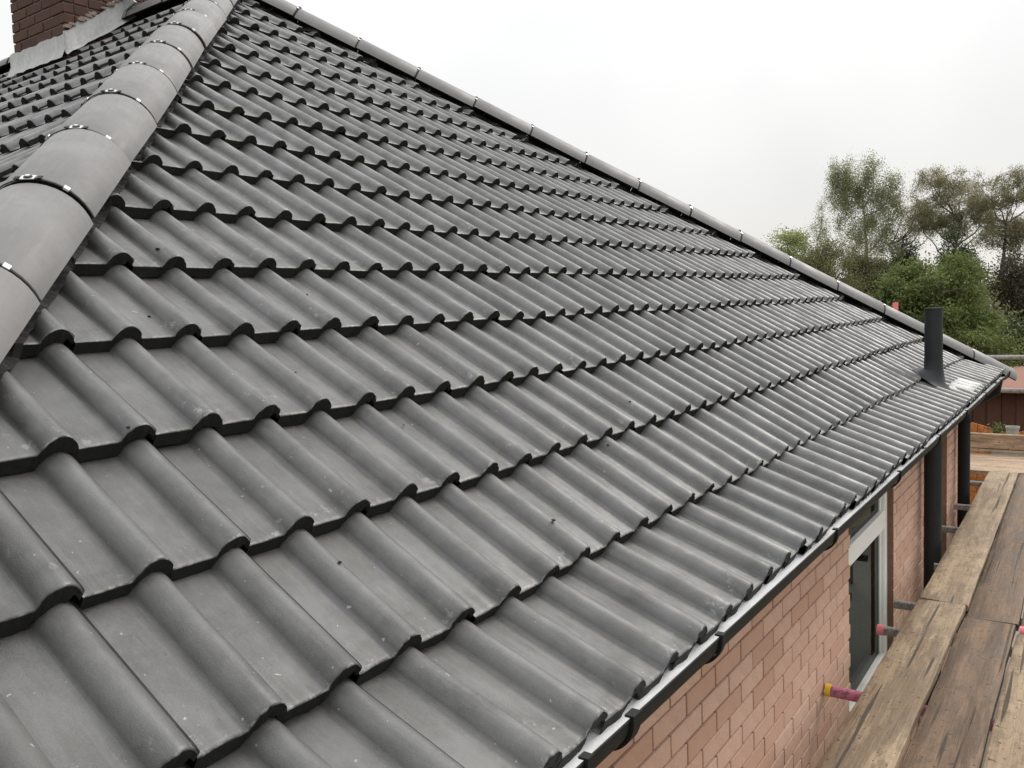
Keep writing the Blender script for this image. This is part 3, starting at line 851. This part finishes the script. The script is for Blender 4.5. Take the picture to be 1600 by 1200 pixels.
oc = bpy.data.objects['lead_offcut']; oc.matrix_world = F_MAIN @ Matrix.Translation((5.02, 0.040, 0.051)) @ Matrix.Rotation(-0.255, 4, 'X')
def ribbed_sheet(o):
    bm = bmesh.new(); n = 24
    for k in range(n + 1):
        for q in range(4):
            a = k / n * 0.50; z_ = 0.85 * surf(5.02 + a, 0.0) + 0.008
            bm.verts.new((a + 0.25 * (1 - q / 3) * 0.3, q / 3 * 0.14, z_))
    bm.verts.ensure_lookup_table()
    for k in range(n):
        for q in range(3): bm.faces.new((bm.verts[k * 4 + q], bm.verts[(k + 1) * 4 + q], bm.verts[(k + 1) * 4 + q + 1], bm.verts[k * 4 + q + 1]))
    ex = bmesh.ops.extrude_face_region(bm, geom=bm.faces[:])
    bmesh.ops.translate(bm, vec=(0, 0, 0.003), verts=[g for g in ex['geom'] if isinstance(g, bmesh.types.BMVert)])
    bmesh.ops.recalc_face_normals(bm, faces=bm.faces[:])
    m0 = o.data.materials[0]; bm.to_mesh(o.data); bm.free(); o.data.shade_smooth()
ribbed_sheet(oc)
DPX, DPY = -0.225, 6.52
dp = tag(empty('downpipe', (DPX, DPY, GZ)), 'black rainwater downpipe by the far corner of the brick wall', 'downpipe')
world_child(MB().tube([(GX, DPY, -0.01), (GX, DPY, -0.07), (DPX, DPY, -0.20), (DPX, DPY, -0.28), (DPX, DPY, GZ + 0.1)], 0.046, 20).build('pipe', M_PVC, smooth=40), dp)
for z_ in (-0.32, -1.6): world_child(MB().tube([(DPX, DPY, z_ - 0.02), (DPX, DPY, z_ + 0.02)], 0.054, 20).build('pipe_clip', M_PVC, smooth=40), dp)

# ------------------------------------------------------------------ scaffold boards
ZD = -0.93
BT = 0.038
def board(x0, x1, y0, y1, z, mat, label, seed, rot=0.0, along_y=True, vertical=False):
    r = random.Random(seed); L_ = (y1 - y0) if along_y else (x1 - x0); Wd = (x1 - x0) if along_y else (y1 - y0)
    n = max(8, int(L_ / 0.16)); mb = MB(); wx = [-0.5, -0.47, -0.2, 0.1, 0.3, 0.47, 0.5]
    cup = r.uniform(-0.003, 0.003); tw = r.uniform(-0.004, 0.004)
    edge = [r.uniform(-1, 1) for _ in range(2 * n + 4)]
    for k in range(n + 1):
        y = L_ * k / n
        for i, t in enumerate(wx):
            xx = t * Wd
            if i in (0, 1): xx += 0.0022 * edge[k]
            if i in (5, 6): xx += 0.0022 * edge[n + k]
            z_ = cup * (4 * t * t - 1) + tw * t * (k / n - 0.5) * 4 + 0.0025 * math.sin(y * 1.7 + seed) - (0.005 if i in (0, 6) else 0)
            if k in (0, n): z_ -= 0.003
            mb.v.append((xx, y, z_))
    w = len(wx)
    for k in range(n + 1):
        y = L_ * k / n
        for t in (-0.5, 0.5): mb.v.append((t * Wd + 0.0022 * edge[k if t < 0 else n + k], y, -BT))
    o0 = (n + 1) * w
    for k in range(n):
        for i in range(w - 1): mb.f.append((k * w + i, k * w + i + 1, (k + 1) * w + i + 1, (k + 1) * w + i)); mb.m.append(0)
        mb.f.append((o0 + 2 * k, k * w, (k + 1) * w, o0 + 2 * k + 2)); mb.m.append(0)
        mb.f.append((k * w + w - 1, o0 + 2 * k + 1, o0 + 2 * k + 3, (k + 1) * w + w - 1)); mb.m.append(0)
        mb.f.append((o0 + 2 * k + 1, o0 + 2 * k, o0 + 2 * k + 2, o0 + 2 * k + 3)); mb.m.append(0)
    mb.f.append((o0, o0 + 1) + tuple(reversed(range(w)))); mb.m.append(0)
    e0 = o0 + 2 * n
    mb.f.append((e0 + 1, e0) + tuple(n * w + i for i in range(w))); mb.m.append(0)
    o = mb.build('scaffold_board', mat, smooth=38)
    if along_y: o.location = ((x0 + x1) / 2, y0, z); o.rotation_euler = (0, 0, rot)
    elif vertical: o.location = (x1, y0, z + Wd / 2); o.rotation_euler = Matrix(((0, -1, 0), (0, 0, -1), (1, 0, 0))).to_euler()
    else: o.location = (x1, (y0 + y1) / 2, z); o.rotation_euler = (0, 0, math.pi / 2 + rot)
    return tag(o, label, 'plank', 'scaffold boards')
board(-0.105, 0.122, -2.6, 3.705, ZD + 0.014, M_WOODA, 'pale stained scaffold board nearest the brick wall, near length', 1)
board(-0.098, 0.132, 3.72, 7.56, ZD + 0.012, M_WOODA, 'pale stained scaffold board nearest the brick wall, far length', 2, rot=0.012)
board(0.134, 0.362, -2.6, 3.55, ZD, M_WOODB, 'dark brown cracked middle scaffold board, near length', 3)
board(0.142, 0.372, 3.562, 7.56, ZD + 0.002, M_WOODB, 'dark brown smooth middle scaffold board, far length', 4, rot=0.011)
board(0.374, 0.600, -2.6, 3.42, ZD + 0.006, M_WOODA, 'pale scaffold board third from the wall, at the lower right corner', 5)
board(0.385, 0.612, 3.52, 7.56, ZD + 0.001, M_WOODB, 'brown scaffold board third from the wall, far length', 6, rot=0.011)
board(0.615, 0.84, -2.6, 3.5, ZD + 0.003, M_WOODC, 'tan scaffold board outermost on the walkway, near length', 7)
board(0.627, 0.85, 3.52, 7.56, ZD + 0.003, M_WOODC, 'tan scaffold board outermost on the walkway, far length', 8)
for k, lb in enumerate(('first tan scaffold board across the far end of the walkway', 'second tan scaffold board across the far end of the walkway', 'third tan scaffold board across the far end', 'last tan scaffold board against the upright toe board')):
    board(-3.0, 0.95, 7.60 + 0.237 * k, 7.60 + 0.237 * k + 0.232, ZD + 0.001, M_WOODC, lb, 20 + k, along_y=False)
board(-3.0, 0.95, 8.60, 8.79, ZD + 0.004, M_WOODC, 'knotty tan toe board standing on edge at the far end of the scaffold', 30, along_y=False, vertical=True)

# ------------------------------------------------------------------ scaffold tubes
TR = 0.0242
ZT = ZD - BT - TR - 0.003
def tube_thing(label, y, x0, x1, z=ZT, ends=None, body=M_TUBE, name='scaffold_tube', dz=0.0):
    root = tag(empty(name, (x0, y, z)), label, 'tube', 'scaffold tubes')
    d = Vector((x1 - x0, 0, dz)); 
    mb = MB().tube([(0, 0, 0), tuple(d)], TR, 18); mb.f = mb.f[:-2]; mb.m = mb.m[:-2]
    mb.tube([(0.0, 0, 0), tuple(d)], TR - 0.004, 18, caps=False); mb.f[-18:] = [f[::-1] for f in mb.f[-18:]]
    mb.build('tube', body, root, smooth=40)
    if ends:
        mat_, ln = ends
        MB().tube([(-0.003, 0, 0), (ln, 0, 0)], TR + 0.003, 18).build('end_cap', mat_, root, smooth=40)
    return root
tube_thing('pink painted scaffold tube with a yellow end cap touching the brick wall', 2.515, -0.278, 0.95, ends=(M_YELLOW, 0.02), body=M_PINK)
tube_thing('grey scaffold tube with a coral pink end in front of the window', 3.345, -0.235, 0.95, ends=(M_CORAL, 0.028))
tube_thing('bare grey scaffold tube under the boards at the window jamb', 3.775, -0.238, 0.95)
tube_thing('grey scaffold tube passing just in front of the soil pipe', 4.585, -0.155, 0.95)
tube_thing('grey scaffold tube beyond the soil pipe, below the second window', 5.56, -0.25, 0.95)
tube_thing('grey scaffold tube near the black downpipe', 6.32, -0.27, 0.95)
tube_thing('last grey scaffold tube under the far end of the boards', 7.3, -0.9, 0.95)
tube_thing('grey scaffold tube under the near boards, close to the camera', 0.4, -0.2, 0.95)
tube_thing('short coral pink tube end lying across the third board', 3.47, 0.385, 0.80, z=ZD + 0.0, body=M_CORAL)
# end guard rails and uprights
tube_thing('upper pale guard rail across the far end of the scaffold', 8.72, -2.6, 1.2, z=0.035)
tube_thing('lower pale guard rail across the far end of the scaffold', 8.72, -2.6, 1.2, z=-0.30)
def upright(x, y, ztop, label, cap=None):
    root = tag(empty('scaffold_upright', (x, y, GZ)), label, 'tube', 'scaffold uprights')
    MB().tube([(0, 0, 0.0), (0, 0, ztop - GZ)], TR, 16).build('tube', M_TUBE, root, smooth=40)
    MB().box((-0.075, -0.075, 0), (0.075, 0.075, 0.006)).build('base_plate', M_TUBE, root)
    if cap: MB().tube([(0, 0, ztop - GZ - 0.13), (0, 0, ztop - GZ + 0.002)], TR + 0.003, 16).build('end_cap', cap, root, smooth=40)
upright(-1.14, 8.66, 0.625, 'coral red capped scaffold upright showing above the far hip', M_CORAL)
upright(0.90, 8.66, 0.9, 'bare scaffold upright at the outer far corner of the walkway')
upright(0.90, 3.75, 0.9, 'bare scaffold upright half way along the walkway')
# putlogs rest on two ledgers
for xx, lb in ((-0.02, 'long ledger tube running under the inner boards'), (0.90, 'long ledger tube running under the outer boards')):
    root = tag(empty('scaffold_ledger', (xx, -2.4, ZT - 0.0515)), lb, 'tube', 'scaffold ledgers')
    MB().tube([(0, 0, 0), (0, 11.2, 0)], TR, 16).build('tube', M_TUBE, root, smooth=40)

# ------------------------------------------------------------------ loose crumbs on the tiles
def main_n(s_, u): return surf(s_, u)
CR = [(-0.15, 0.52), (0.37, 0.86), (0.63, 0.17), (0.72, 0.24), (0.95, 0.19), (0.51, 1.45), (1.02, 0.6), (1.33, 0.72), (0.2, 1.1), (1.6, 0.62), (-0.33, 0.95), (0.92, 1.33), (1.9, 0.22), (2.3, 0.25), (-0.05, 1.35), (0.12, 1.62), (0.44, 0.42), (1.25, 0.28)]
for k, (s_, u) in enumerate(CR):
    bm = bmesh.new(); bmesh.ops.create_icosphere(bm, subdivisions=1, radius=rnd.uniform(0.0035, 0.0065))
    for v in bm.verts: v.co *= rnd.uniform(0.6, 1.2); v.co.z *= 0.6
    me = bpy.data.meshes.new('tile_crumb'); bm.to_mesh(me); bm.free(); me.materials.append(M_NOSE)
    o = link(bpy.data.objects.new('tile_crumb', me)); o.location = F_MAIN @ Vector((s_, u, main_n(s_, u) + 0.002))
    tag(o, 'small dark crumb of tile grit lying loose on the grey roof tiles', 'crumb', 'crumbs of grit on the roof')

# ------------------------------------------------------------------ outbuilding, fences, pots beyond the scaffold
def ray_at(x, y, Y):
    d = M.T @ np.array([(x - 800) / FPX, (y - 600) / FPX, 1.0]); t = (Y - CAM[1]) / d[1]; return CAM + d * t
M_TERR = simple('terracotta_sheet_roof', (0.17, 0.072, 0.047), (0.23, 0.10, 0.065), 3, 0.75, 0.3, 0.01)
M_DBROWN = simple('dark_brown_boarding', (0.060, 0.028, 0.020), (0.095, 0.046, 0.032), 3, 0.8, 0.3, 0.01, 0.3, (8, 8, 0.6))
ob = tag(empty('outbuilding', (0.6, 14.5, GZ)), 'dark brown outbuilding with a terracotta roof behind the scaffold rails', 'shed')
OX0, OX1, OY0, OY1 = -2.2, 3.4, 14.0, 18.0
for k in range(28):
    xa = OX0 + (OX1 - OX0) * k / 28
    world_child(MB().box((xa + 0.003, OY0 - 0.02 * (k % 2), GZ), (xa + 0.197, OY0 + 0.05, -0.83)).build('cladding_board', M_DBROWN), ob)
world_child(MB().box((OX0, OY0 + 0.051, GZ), (OX1, OY1, -0.83)).build('body', M_DBROWN), ob)
rf = MB(); 
rf.add([(OX0 - 0.2, OY0 - 0.25, -0.80), (OX1 + 0.2, OY0 - 0.25, -0.80), (OX1 + 0.2, (OY0 + OY1) / 2, -0.66), (OX0 + 1.35, (OY0 + OY1) / 2, -0.66), (OX0 - 0.2, OY1 + 0.2, -0.80), (OX1 + 0.2, OY1 + 0.2, -0.80),
        (OX0 - 0.2, OY0 - 0.25, -0.86), (OX1 + 0.2, OY0 - 0.25, -0.86), (OX1 + 0.2, OY1 + 0.2, -0.86), (OX0 - 0.2, OY1 + 0.2, -0.86)],
       [(0, 1, 2, 3), (0, 3, 4), (3, 2, 5, 4), (6, 7, 1, 0), (9, 6, 0, 4), (7, 8, 5, 2, 1), (8, 9, 4, 5)])
world_child(rf.build('roof', M_TERR), ob)
def fence(name, label, x0, x1, y, top, n, mat, amp):
    root = tag(empty(name, ((x0 + x1) / 2, y, GZ)), label, 'fence')
    for k in range(n):
        a, b = x0 + (x1 - x0) * k / n + 0.004, x0 + (x1 - x0) * (k + 1) / n - 0.004
        def tz(x_): 
            t = ((x_ - x0) / 1.8) % 1.0; return top + amp * math.sin(math.pi * t)
        m_ = MB().add([(a, y, GZ), (b, y, GZ), (b, y, tz(b - 1e-4)), (a, y, tz(a)), (a, y + 0.018, GZ), (b, y + 0.018, GZ), (b, y + 0.018, tz(b - 1e-4)), (a, y + 0.018, tz(a))],
                      [(0, 1, 2, 3), (5, 4, 7, 6), (3, 2, 6, 7), (1, 5, 6, 2), (4, 0, 3, 7)])
        world_child(m_.build('fence_board', mat), root)
    for z_ in (GZ + 0.3, top - 0.25): world_child(MB().box((x0, y + 0.019, z_), (x1, y + 0.055, z_ + 0.06)).build('fence_rail', mat), root)
fence('garden_fence', 'orange stained garden fence with an arched top beyond the toe board', -2.05, 3.35, 11.0, -1.09, 45, M_FENCE, 0.20)
fence('boundary_fence', 'yellowish fence by the shrubs behind the guard rail', -2.6, 3.4, 19.5, -0.60, 30, M_FENCEY, 0.0)
# white pot
pp = ray_at(1582, 676, 10.2)
pot = tag(empty('plant_pot', (pp[0], 10.2, GZ)), 'small white cylindrical pot standing by the orange fence', 'pot')
pr = [(0.0, 0.0), (0.055, 0.0), (0.068, 0.13), (0.074, 0.13), (0.074, 0.155), (0.064, 0.155), (0.06, 0.12), (0.0, 0.12)]
mb = MB(); sg = 24
for (r_, z_) in pr:
    for k in range(sg): mb.v.append((r_ * math.cos(2 * math.pi * k / sg), r_ * math.sin(2 * math.pi * k / sg), z_ + (pp[2] - GZ) - 0.08))
for q in range(len(pr) - 1):
    for k in range(sg): mb.f.append((q * sg + k, q * sg + (k + 1) % sg, (q + 1) * sg + (k + 1) % sg, (q + 1) * sg + k)); mb.m.append(0)
mb.build('pot', M_PAVE, pot, smooth=40)
MB().box((-0.2, -0.2, 0), (0.2, 0.2, pp[2] - GZ - 0.081)).build('pot_plinth', M_PAVE, pot, bevel=0.01)

# ------------------------------------------------------------------ trees
def leaf_mesh(name, pts, size, mat, seed, droop=0.0, aspect=0.55):
    g = np.random.default_rng(seed); n = len(pts); P_ = np.asarray(pts)
    a = g.normal(size=(n, 3)); a[:, 2] -= droop; a /= np.linalg.norm(a, axis=1)[:, None]
    b = g.normal(size=(n, 3)); b -= a * (a * b).sum(1)[:, None]; b /= np.linalg.norm(b, axis=1)[:, None]
    sz = size * g.uniform(0.6, 1.35, n)[:, None]
    v = np.stack([P_, P_ + a * sz * 0.5 + b * sz * aspect * 0.5, P_ + a * sz, P_ + a * sz * 0.5 - b * sz * aspect * 0.5], 1).reshape(-1, 3)
    me = bpy.data.meshes.new(name); me.vertices.add(4 * n); me.vertices.foreach_set('co', v.astype(np.float32).ravel())
    me.loops.add(4 * n); me.loops.foreach_set('vertex_index', np.arange(4 * n, dtype=np.int32))
    me.polygons.add(n); me.polygons.foreach_set('loop_start', np.arange(0, 4 * n, 4, dtype=np.int32)); me.polygons.foreach_set('loop_total', np.full(n, 4, dtype=np.int32))
    me.materials.append(mat); me.update(calc_edges=True); return me
def tree(name, label, base, height, trunk_h, rx, rz_, clumps, per, spread, leaf, size, bark, seed, cat='tree', group=None, lean=(0, 0), droop=0.3, tr=0.12, top_bias=0.0, lobes=None, twigs=3, zst=0.75):
    g = np.random.default_rng(seed); r = random.Random(seed)
    root = tag(empty(name, base), label, cat, group)
    cz = height - rz_
    lobes = lobes or [(0, 0, 0, 1.0)]
    cs = []
    while len(cs) < clumps:
        lb = lobes[r.randrange(len(lobes))]
        p = g.normal(size=3); p /= np.linalg.norm(p); p *= r.random() ** 0.42
        q = np.array([lb[0] + p[0] * rx * lb[3], lb[1] + p[1] * rx * lb[3] * 0.9, cz + lb[2] + p[2] * rz_ * lb[3]])
        if q[2] > trunk_h * 0.55: cs.append(q)
    mb = MB(); topz = height * 0.80
    tp = []
    for k in range(9):
        t = k / 8; tp.append((lean[0] * t * t + 0.10 * math.sin(5 * t + seed), lean[1] * t * t + 0.08 * math.cos(4 * t + seed), topz * t))
    mb.tube(tp, [tr * (1 - 0.93 * k / 8) + 0.004 for k in range(9)], 8)
    pts = []
    nmain = max(5, min(13, clumps // 9)); mains = []
    far = [cs[r.randrange(len(cs))]]
    while len(far) < nmain:          # spread the main limbs through the crown
        far.append(max((cs[r.randrange(len(cs))] for _ in range(14)), key=lambda q: min(np.linalg.norm(q - f_) for f_ in far)))
    for c in far:
        zt = min(max(trunk_h * 0.8, c[2] - np.hypot(c[0], c[1]) * r.uniform(0.8, 1.5)), topz * 0.93); t = zt / topz
        a = Vector((lean[0] * t * t + 0.10 * math.sin(5 * t + seed), lean[1] * t * t + 0.08 * math.cos(4 * t + seed), zt)); b = Vector(c)
        ln = (b - a).length; pl_ = []
        o1 = Vector((r.uniform(-1, 1), r.uniform(-1, 1), r.uniform(-1.2, -0.2))) * 0.16 * ln; o2 = Vector((r.uniform(-1, 1), r.uniform(-1, 1), r.uniform(-0.5, 0.5))) * 0.05 * ln
        for k in range(8):
            s_ = k / 7; pl_.append(a.lerp(b, s_) + o1 * math.sin(math.pi * s_) + o2 * math.sin(3 * math.pi * s_))
        r0 = min(tr * 0.42, 0.014 + 0.012 * ln)
        mb.tube(pl_, [r0 * (1 - 0.8 * k / 7) for k in range(8)], 6, caps=False)
        mains += pl_[2:]
    mains += [Vector(q) for q in tp[4:]]
    mp_ = np.array([tuple(q) for q in mains])
    for c in cs:
        dd = np.linalg.norm(mp_ - c, axis=1) + 0.5 * np.maximum(0, mp_[:, 2] - c[2]); k = int(np.argmin(dd))
        a, b = mains[k], Vector(c); ln = (b - a).length
        m_ = a.lerp(b, 0.5) + Vector((r.uniform(-1, 1), r.uniform(-1, 1), r.uniform(0, 1))) * 0.14 * ln
        r0 = min(0.014, 0.004 + 0.008 * ln)
        mb.tube([a, m_, b], [r0, r0 * 0.7, r0 * 0.35], 4, caps=False)
        for q in range(twigs):
            e_ = b + Vector(g.normal(size=3)) * spread * 1.2 - Vector((0, 0, droop * spread * 0.6)); st = m_.lerp(b, r.uniform(0.2, 1.0))
            mb.tube([st, st.lerp(e_, 0.5) + Vector((0, 0, 0.05 * spread)), e_], [0.0045, 0.0035, 0.002], 3, caps=False)
        nn_ = int(per * r.uniform(0.4, 1.6))
        d = g.normal(size=(nn_, 3)) * spread * np.array([1, 1, zst])
        d[:, 2] -= droop * np.abs(g.normal(size=nn_)) * spread * 0.8
        pts.append(c + d)
    mb.build('trunk', bark, root, smooth=True)
    pts = np.concatenate(pts)
    pts = pts[pts[:, 2] > 0.15]
    me = leaf_mesh('crown', pts, size, leaf, seed, droop)
    link(bpy.data.objects.new('crown', me), root)
    return root
def bearing(px, dist, lift=0.0):
    d = M.T @ np.array([(px - 800) / FPX, (460 - 600) / FPX, 1.0]); d[2] = 0; d /= np.linalg.norm(d); p = CAM + d * dist; return (p[0], p[1], GZ)
def z_at(py, dist, px=1400):
    d = M.T @ np.array([(px - 800) / FPX, (py - 600) / FPX, 1.0]); d = d / np.hypot(d[0], d[1]); return CAM[2] + d[2] * dist - GZ
G1 = 'garden trees beyond the roof'
def T(px, dist, top, half, rzf, **kw):
    """px column, distance, pixel row of the top, half width in px"""
    h = z_at(top, dist, px); rx = half / FPX * dist
    return bearing(px, dist), h, rx, rzf
# main birch
D = 36
b, h, rx, _ = T(1350, D, 232, 54, 1)
tree('birch_tree', 'tall slender olive green birch, tallest tree behind the far hip', b, h, 3.4, rx * 0.95, h * 0.33, 250, 210, 0.12, L_BIRCH, 0.052, M_BIRCH, 11, group=G1, tr=0.15, droop=1.0, zst=1.5,
     lobes=[(-0.75, 0, 1.55, 0.45), (0.15, 0, 1.65, 0.42), (1.0, 0, 0.7, 0.40), (-0.5, 0, 0.3, 0.6), (0.4, 0, 0.1, 0.6), (-0.3, 0, -1.1, 0.75), (0.5, 0, -1.3, 0.7)])
b, h, rx, _ = T(1281, D + 2, 302, 13, 1)
tree('birch_tree', 'thin pale young birch left of the tallest birch', b, h, 2.0, rx, h * 0.30, 46, 160, 0.10, L_BIRCH, 0.048, M_BIRCH, 12, group=G1, tr=0.08, droop=1.0, zst=1.5)
b, h, rx, _ = T(1436, D + 1, 305, 30, 1)
tree('birch_tree', 'rusty brown tinged leaning tree in the dip between the birches', b, h, 2.6, rx, h * 0.13, 60, 180, 0.12, L_RUST, 0.048, M_BARK, 13, group=G1, tr=0.11, droop=0.6, lean=(-1.2, 0.2))
b, h, rx, _ = T(1482, D, 264, 52, 1)
tree('birch_tree', 'rusty crowned birch with open branches right of the tallest birch', b, h, 4.2, rx * 1.0, h * 0.17, 150, 220, 0.125, L_RUST, 0.050, M_BARK, 14, group=G1, tr=0.13, droop=0.6, lean=(0.5, 0),
     lobes=[(-0.5, 0, 0.65, 0.6), (0.3, 0, 0.6, 0.5), (0.9, 0, -0.3, 0.55), (-0.75, 0, -0.4, 0.5), (0.2, 0, -0.7, 0.4)])
b, h, rx, _ = T(1568, D - 1, 262, 57, 1)
tree('birch_tree', 'broad rusty crowned birch with a dark forked trunk at the right edge', b, h, 4.0, rx * 1.0, h * 0.19, 175, 220, 0.125, L_RUST, 0.050, M_BARK, 15, group=G1, tr=0.17, droop=0.6,
     lobes=[(-0.7, 0, 0.55, 0.55), (0.2, 0, 0.75, 0.5), (0.9, 0, 0.6, 0.6), (-0.5, 0, -0.5, 0.55), (0.9, 0, -0.8, 0.5), (0.2, 0, -0.9, 0.4)])
# darker wood behind
for k, (px, dist, top, half, lf, lab) in enumerate(((1232, 33, 346, 42, L_PALE, 'pale yellow green bushy tree at the left end of the tree line'),
                                      (1292, 32, 374, 52, L_OLIVE, 'olive brown rounded tree below the thin birch'),
                                      (1352, 34, 384, 46, L_OLIVE, 'olive evergreen filling the gap under the tallest birch'),
                                      (1414, 38, 366, 30, L_DARK, 'small dark evergreen between the birch trunks'),
                                      (1496, 33, 362, 34, L_DARK, 'dark evergreen with a peaked top behind the green bush'),
                                      (1590, 30, 394, 46, L_BROWN, 'brown leaved tree at the right edge above the hedge'))):
    b, h, rx, _ = T(px, dist, top, half, 1)
    tree('bushy_tree', lab, b, h, 0.8, rx * 0.85, h * 0.46, 200, 270, 0.17, lf, 0.068, M_BARK, 40 + k, group='rounded trees behind the bush', tr=0.1, droop=0.2, twigs=1)
b, h, rx, _ = T(1452, 19, 396, 112, 1)
tree('garden_bush', 'large bright green rounded bush behind the far hip and vent pipe', b, h, 0.5, rx * 0.98, h * 0.47, 380, 300, 0.13, L_BUSH, 0.062, M_BARK, 60, cat='bush', group='garden bushes', tr=0.1, droop=0.15, twigs=1,
     lobes=[(0, 0, 0, 1.0), (0, 0, 0, 1.0), (-0.7, -0.3, -0.1, 0.6), (0.6, -0.3, 0.0, 0.62), (0.0, -0.4, 0.6, 0.6)])
b, h, rx, _ = T(1560, 21.5, 470, 75, 1)
tree('garden_bush', 'dark green hedge bush low at the right edge', b, h, 0.3, rx * 0.9, h * 0.48, 110, 160, 0.2, L_DARK, 0.075, M_BARK, 61, cat='bush', group='garden bushes', tr=0.07, droop=0.15, twigs=1)
b, h, rx, _ = T(1500, 23, 440, 70, 1)
tree('garden_bush', 'shadowy olive bush low behind the vent pipe', b, h, 0.3, rx * 0.9, h * 0.48, 90, 160, 0.2, L_OLIVE, 0.075, M_BARK, 62, cat='bush', group='garden bushes', tr=0.07, droop=0.15, twigs=1)
b, h, rx, _ = T(1604, 20.5, 560, 20, 1)
tree('garden_bush', 'small leafy shrub at the right edge above the terracotta roof', b, h, 0.2, 0.5, 0.6, 30, 110, 0.13, L_BUSH, 0.07, M_BARK, 63, cat='bush', group='garden bushes', tr=0.03, droop=0.1, twigs=1)
pq = ray_at(1559, 655, 10.6)
tree('potted_shrub', 'thin bright green sapling in front of the orange fence', (pq[0], 10.6, GZ), pq[2] - GZ + 0.02, 0.6, 0.075, 0.22, 14, 26, 0.035, L_BUSH, 0.035, M_BARK, 64, cat='shrub', tr=0.012, droop=0.1, twigs=1)
# a far house glimpsed through the trees
hx, hy, _ = bearing(1600, 46)
fh = tag(empty('far_house', (hx, hy, GZ)), 'far house with a white window glimpsed through the trees', 'house')
zt = z_at(448, 46, 1590) + GZ
M_FAR = simple('far_dark_brick', (0.055, 0.045, 0.035), (0.085, 0.068, 0.052), 2, 0.9)
world_child(MB().box((hx - 2, hy, GZ), (hx + 8, hy + 7, zt)).build('wall', M_FAR), fh)
world_child(MB().add([(hx - 2.3, hy - 0.3, zt), (hx + 8.3, hy - 0.3, zt), (hx + 8.3, hy + 7.3, zt), (hx - 2.3, hy + 7.3, zt), (hx + 0.5, hy + 3.5, zt + 0.5), (hx + 5.5, hy + 3.5, zt + 0.5)],
                     [(0, 1, 5, 4), (1, 2, 5), (2, 3, 4, 5), (3, 0, 4), (3, 2, 1, 0)]).build('roof', M_FAR), fh)
for q in range(2):
    xa = hx - 1.4 + q * 2.2; zb = zt - 1.25
    fr = MB()
    fr.box((xa, hy - 0.05, zb), (xa + 0.1, hy - 0.002, zb + 0.9)); fr.box((xa + 1.0, hy - 0.05, zb), (xa + 1.1, hy - 0.002, zb + 0.9))
    fr.box((xa + 0.101, hy - 0.05, zb), (xa + 0.999, hy - 0.002, zb + 0.1)); fr.box((xa + 0.101, hy - 0.05, zb + 0.8), (xa + 0.999, hy - 0.002, zb + 0.9))
    w_ = world_child(fr.build('window', M_WHITE), fh)
    MB().box((xa + 0.101, hy - 0.02, zb + 0.101), (xa + 0.999, hy - 0.003, zb + 0.799)).build('pane', M_ROOM, w_)
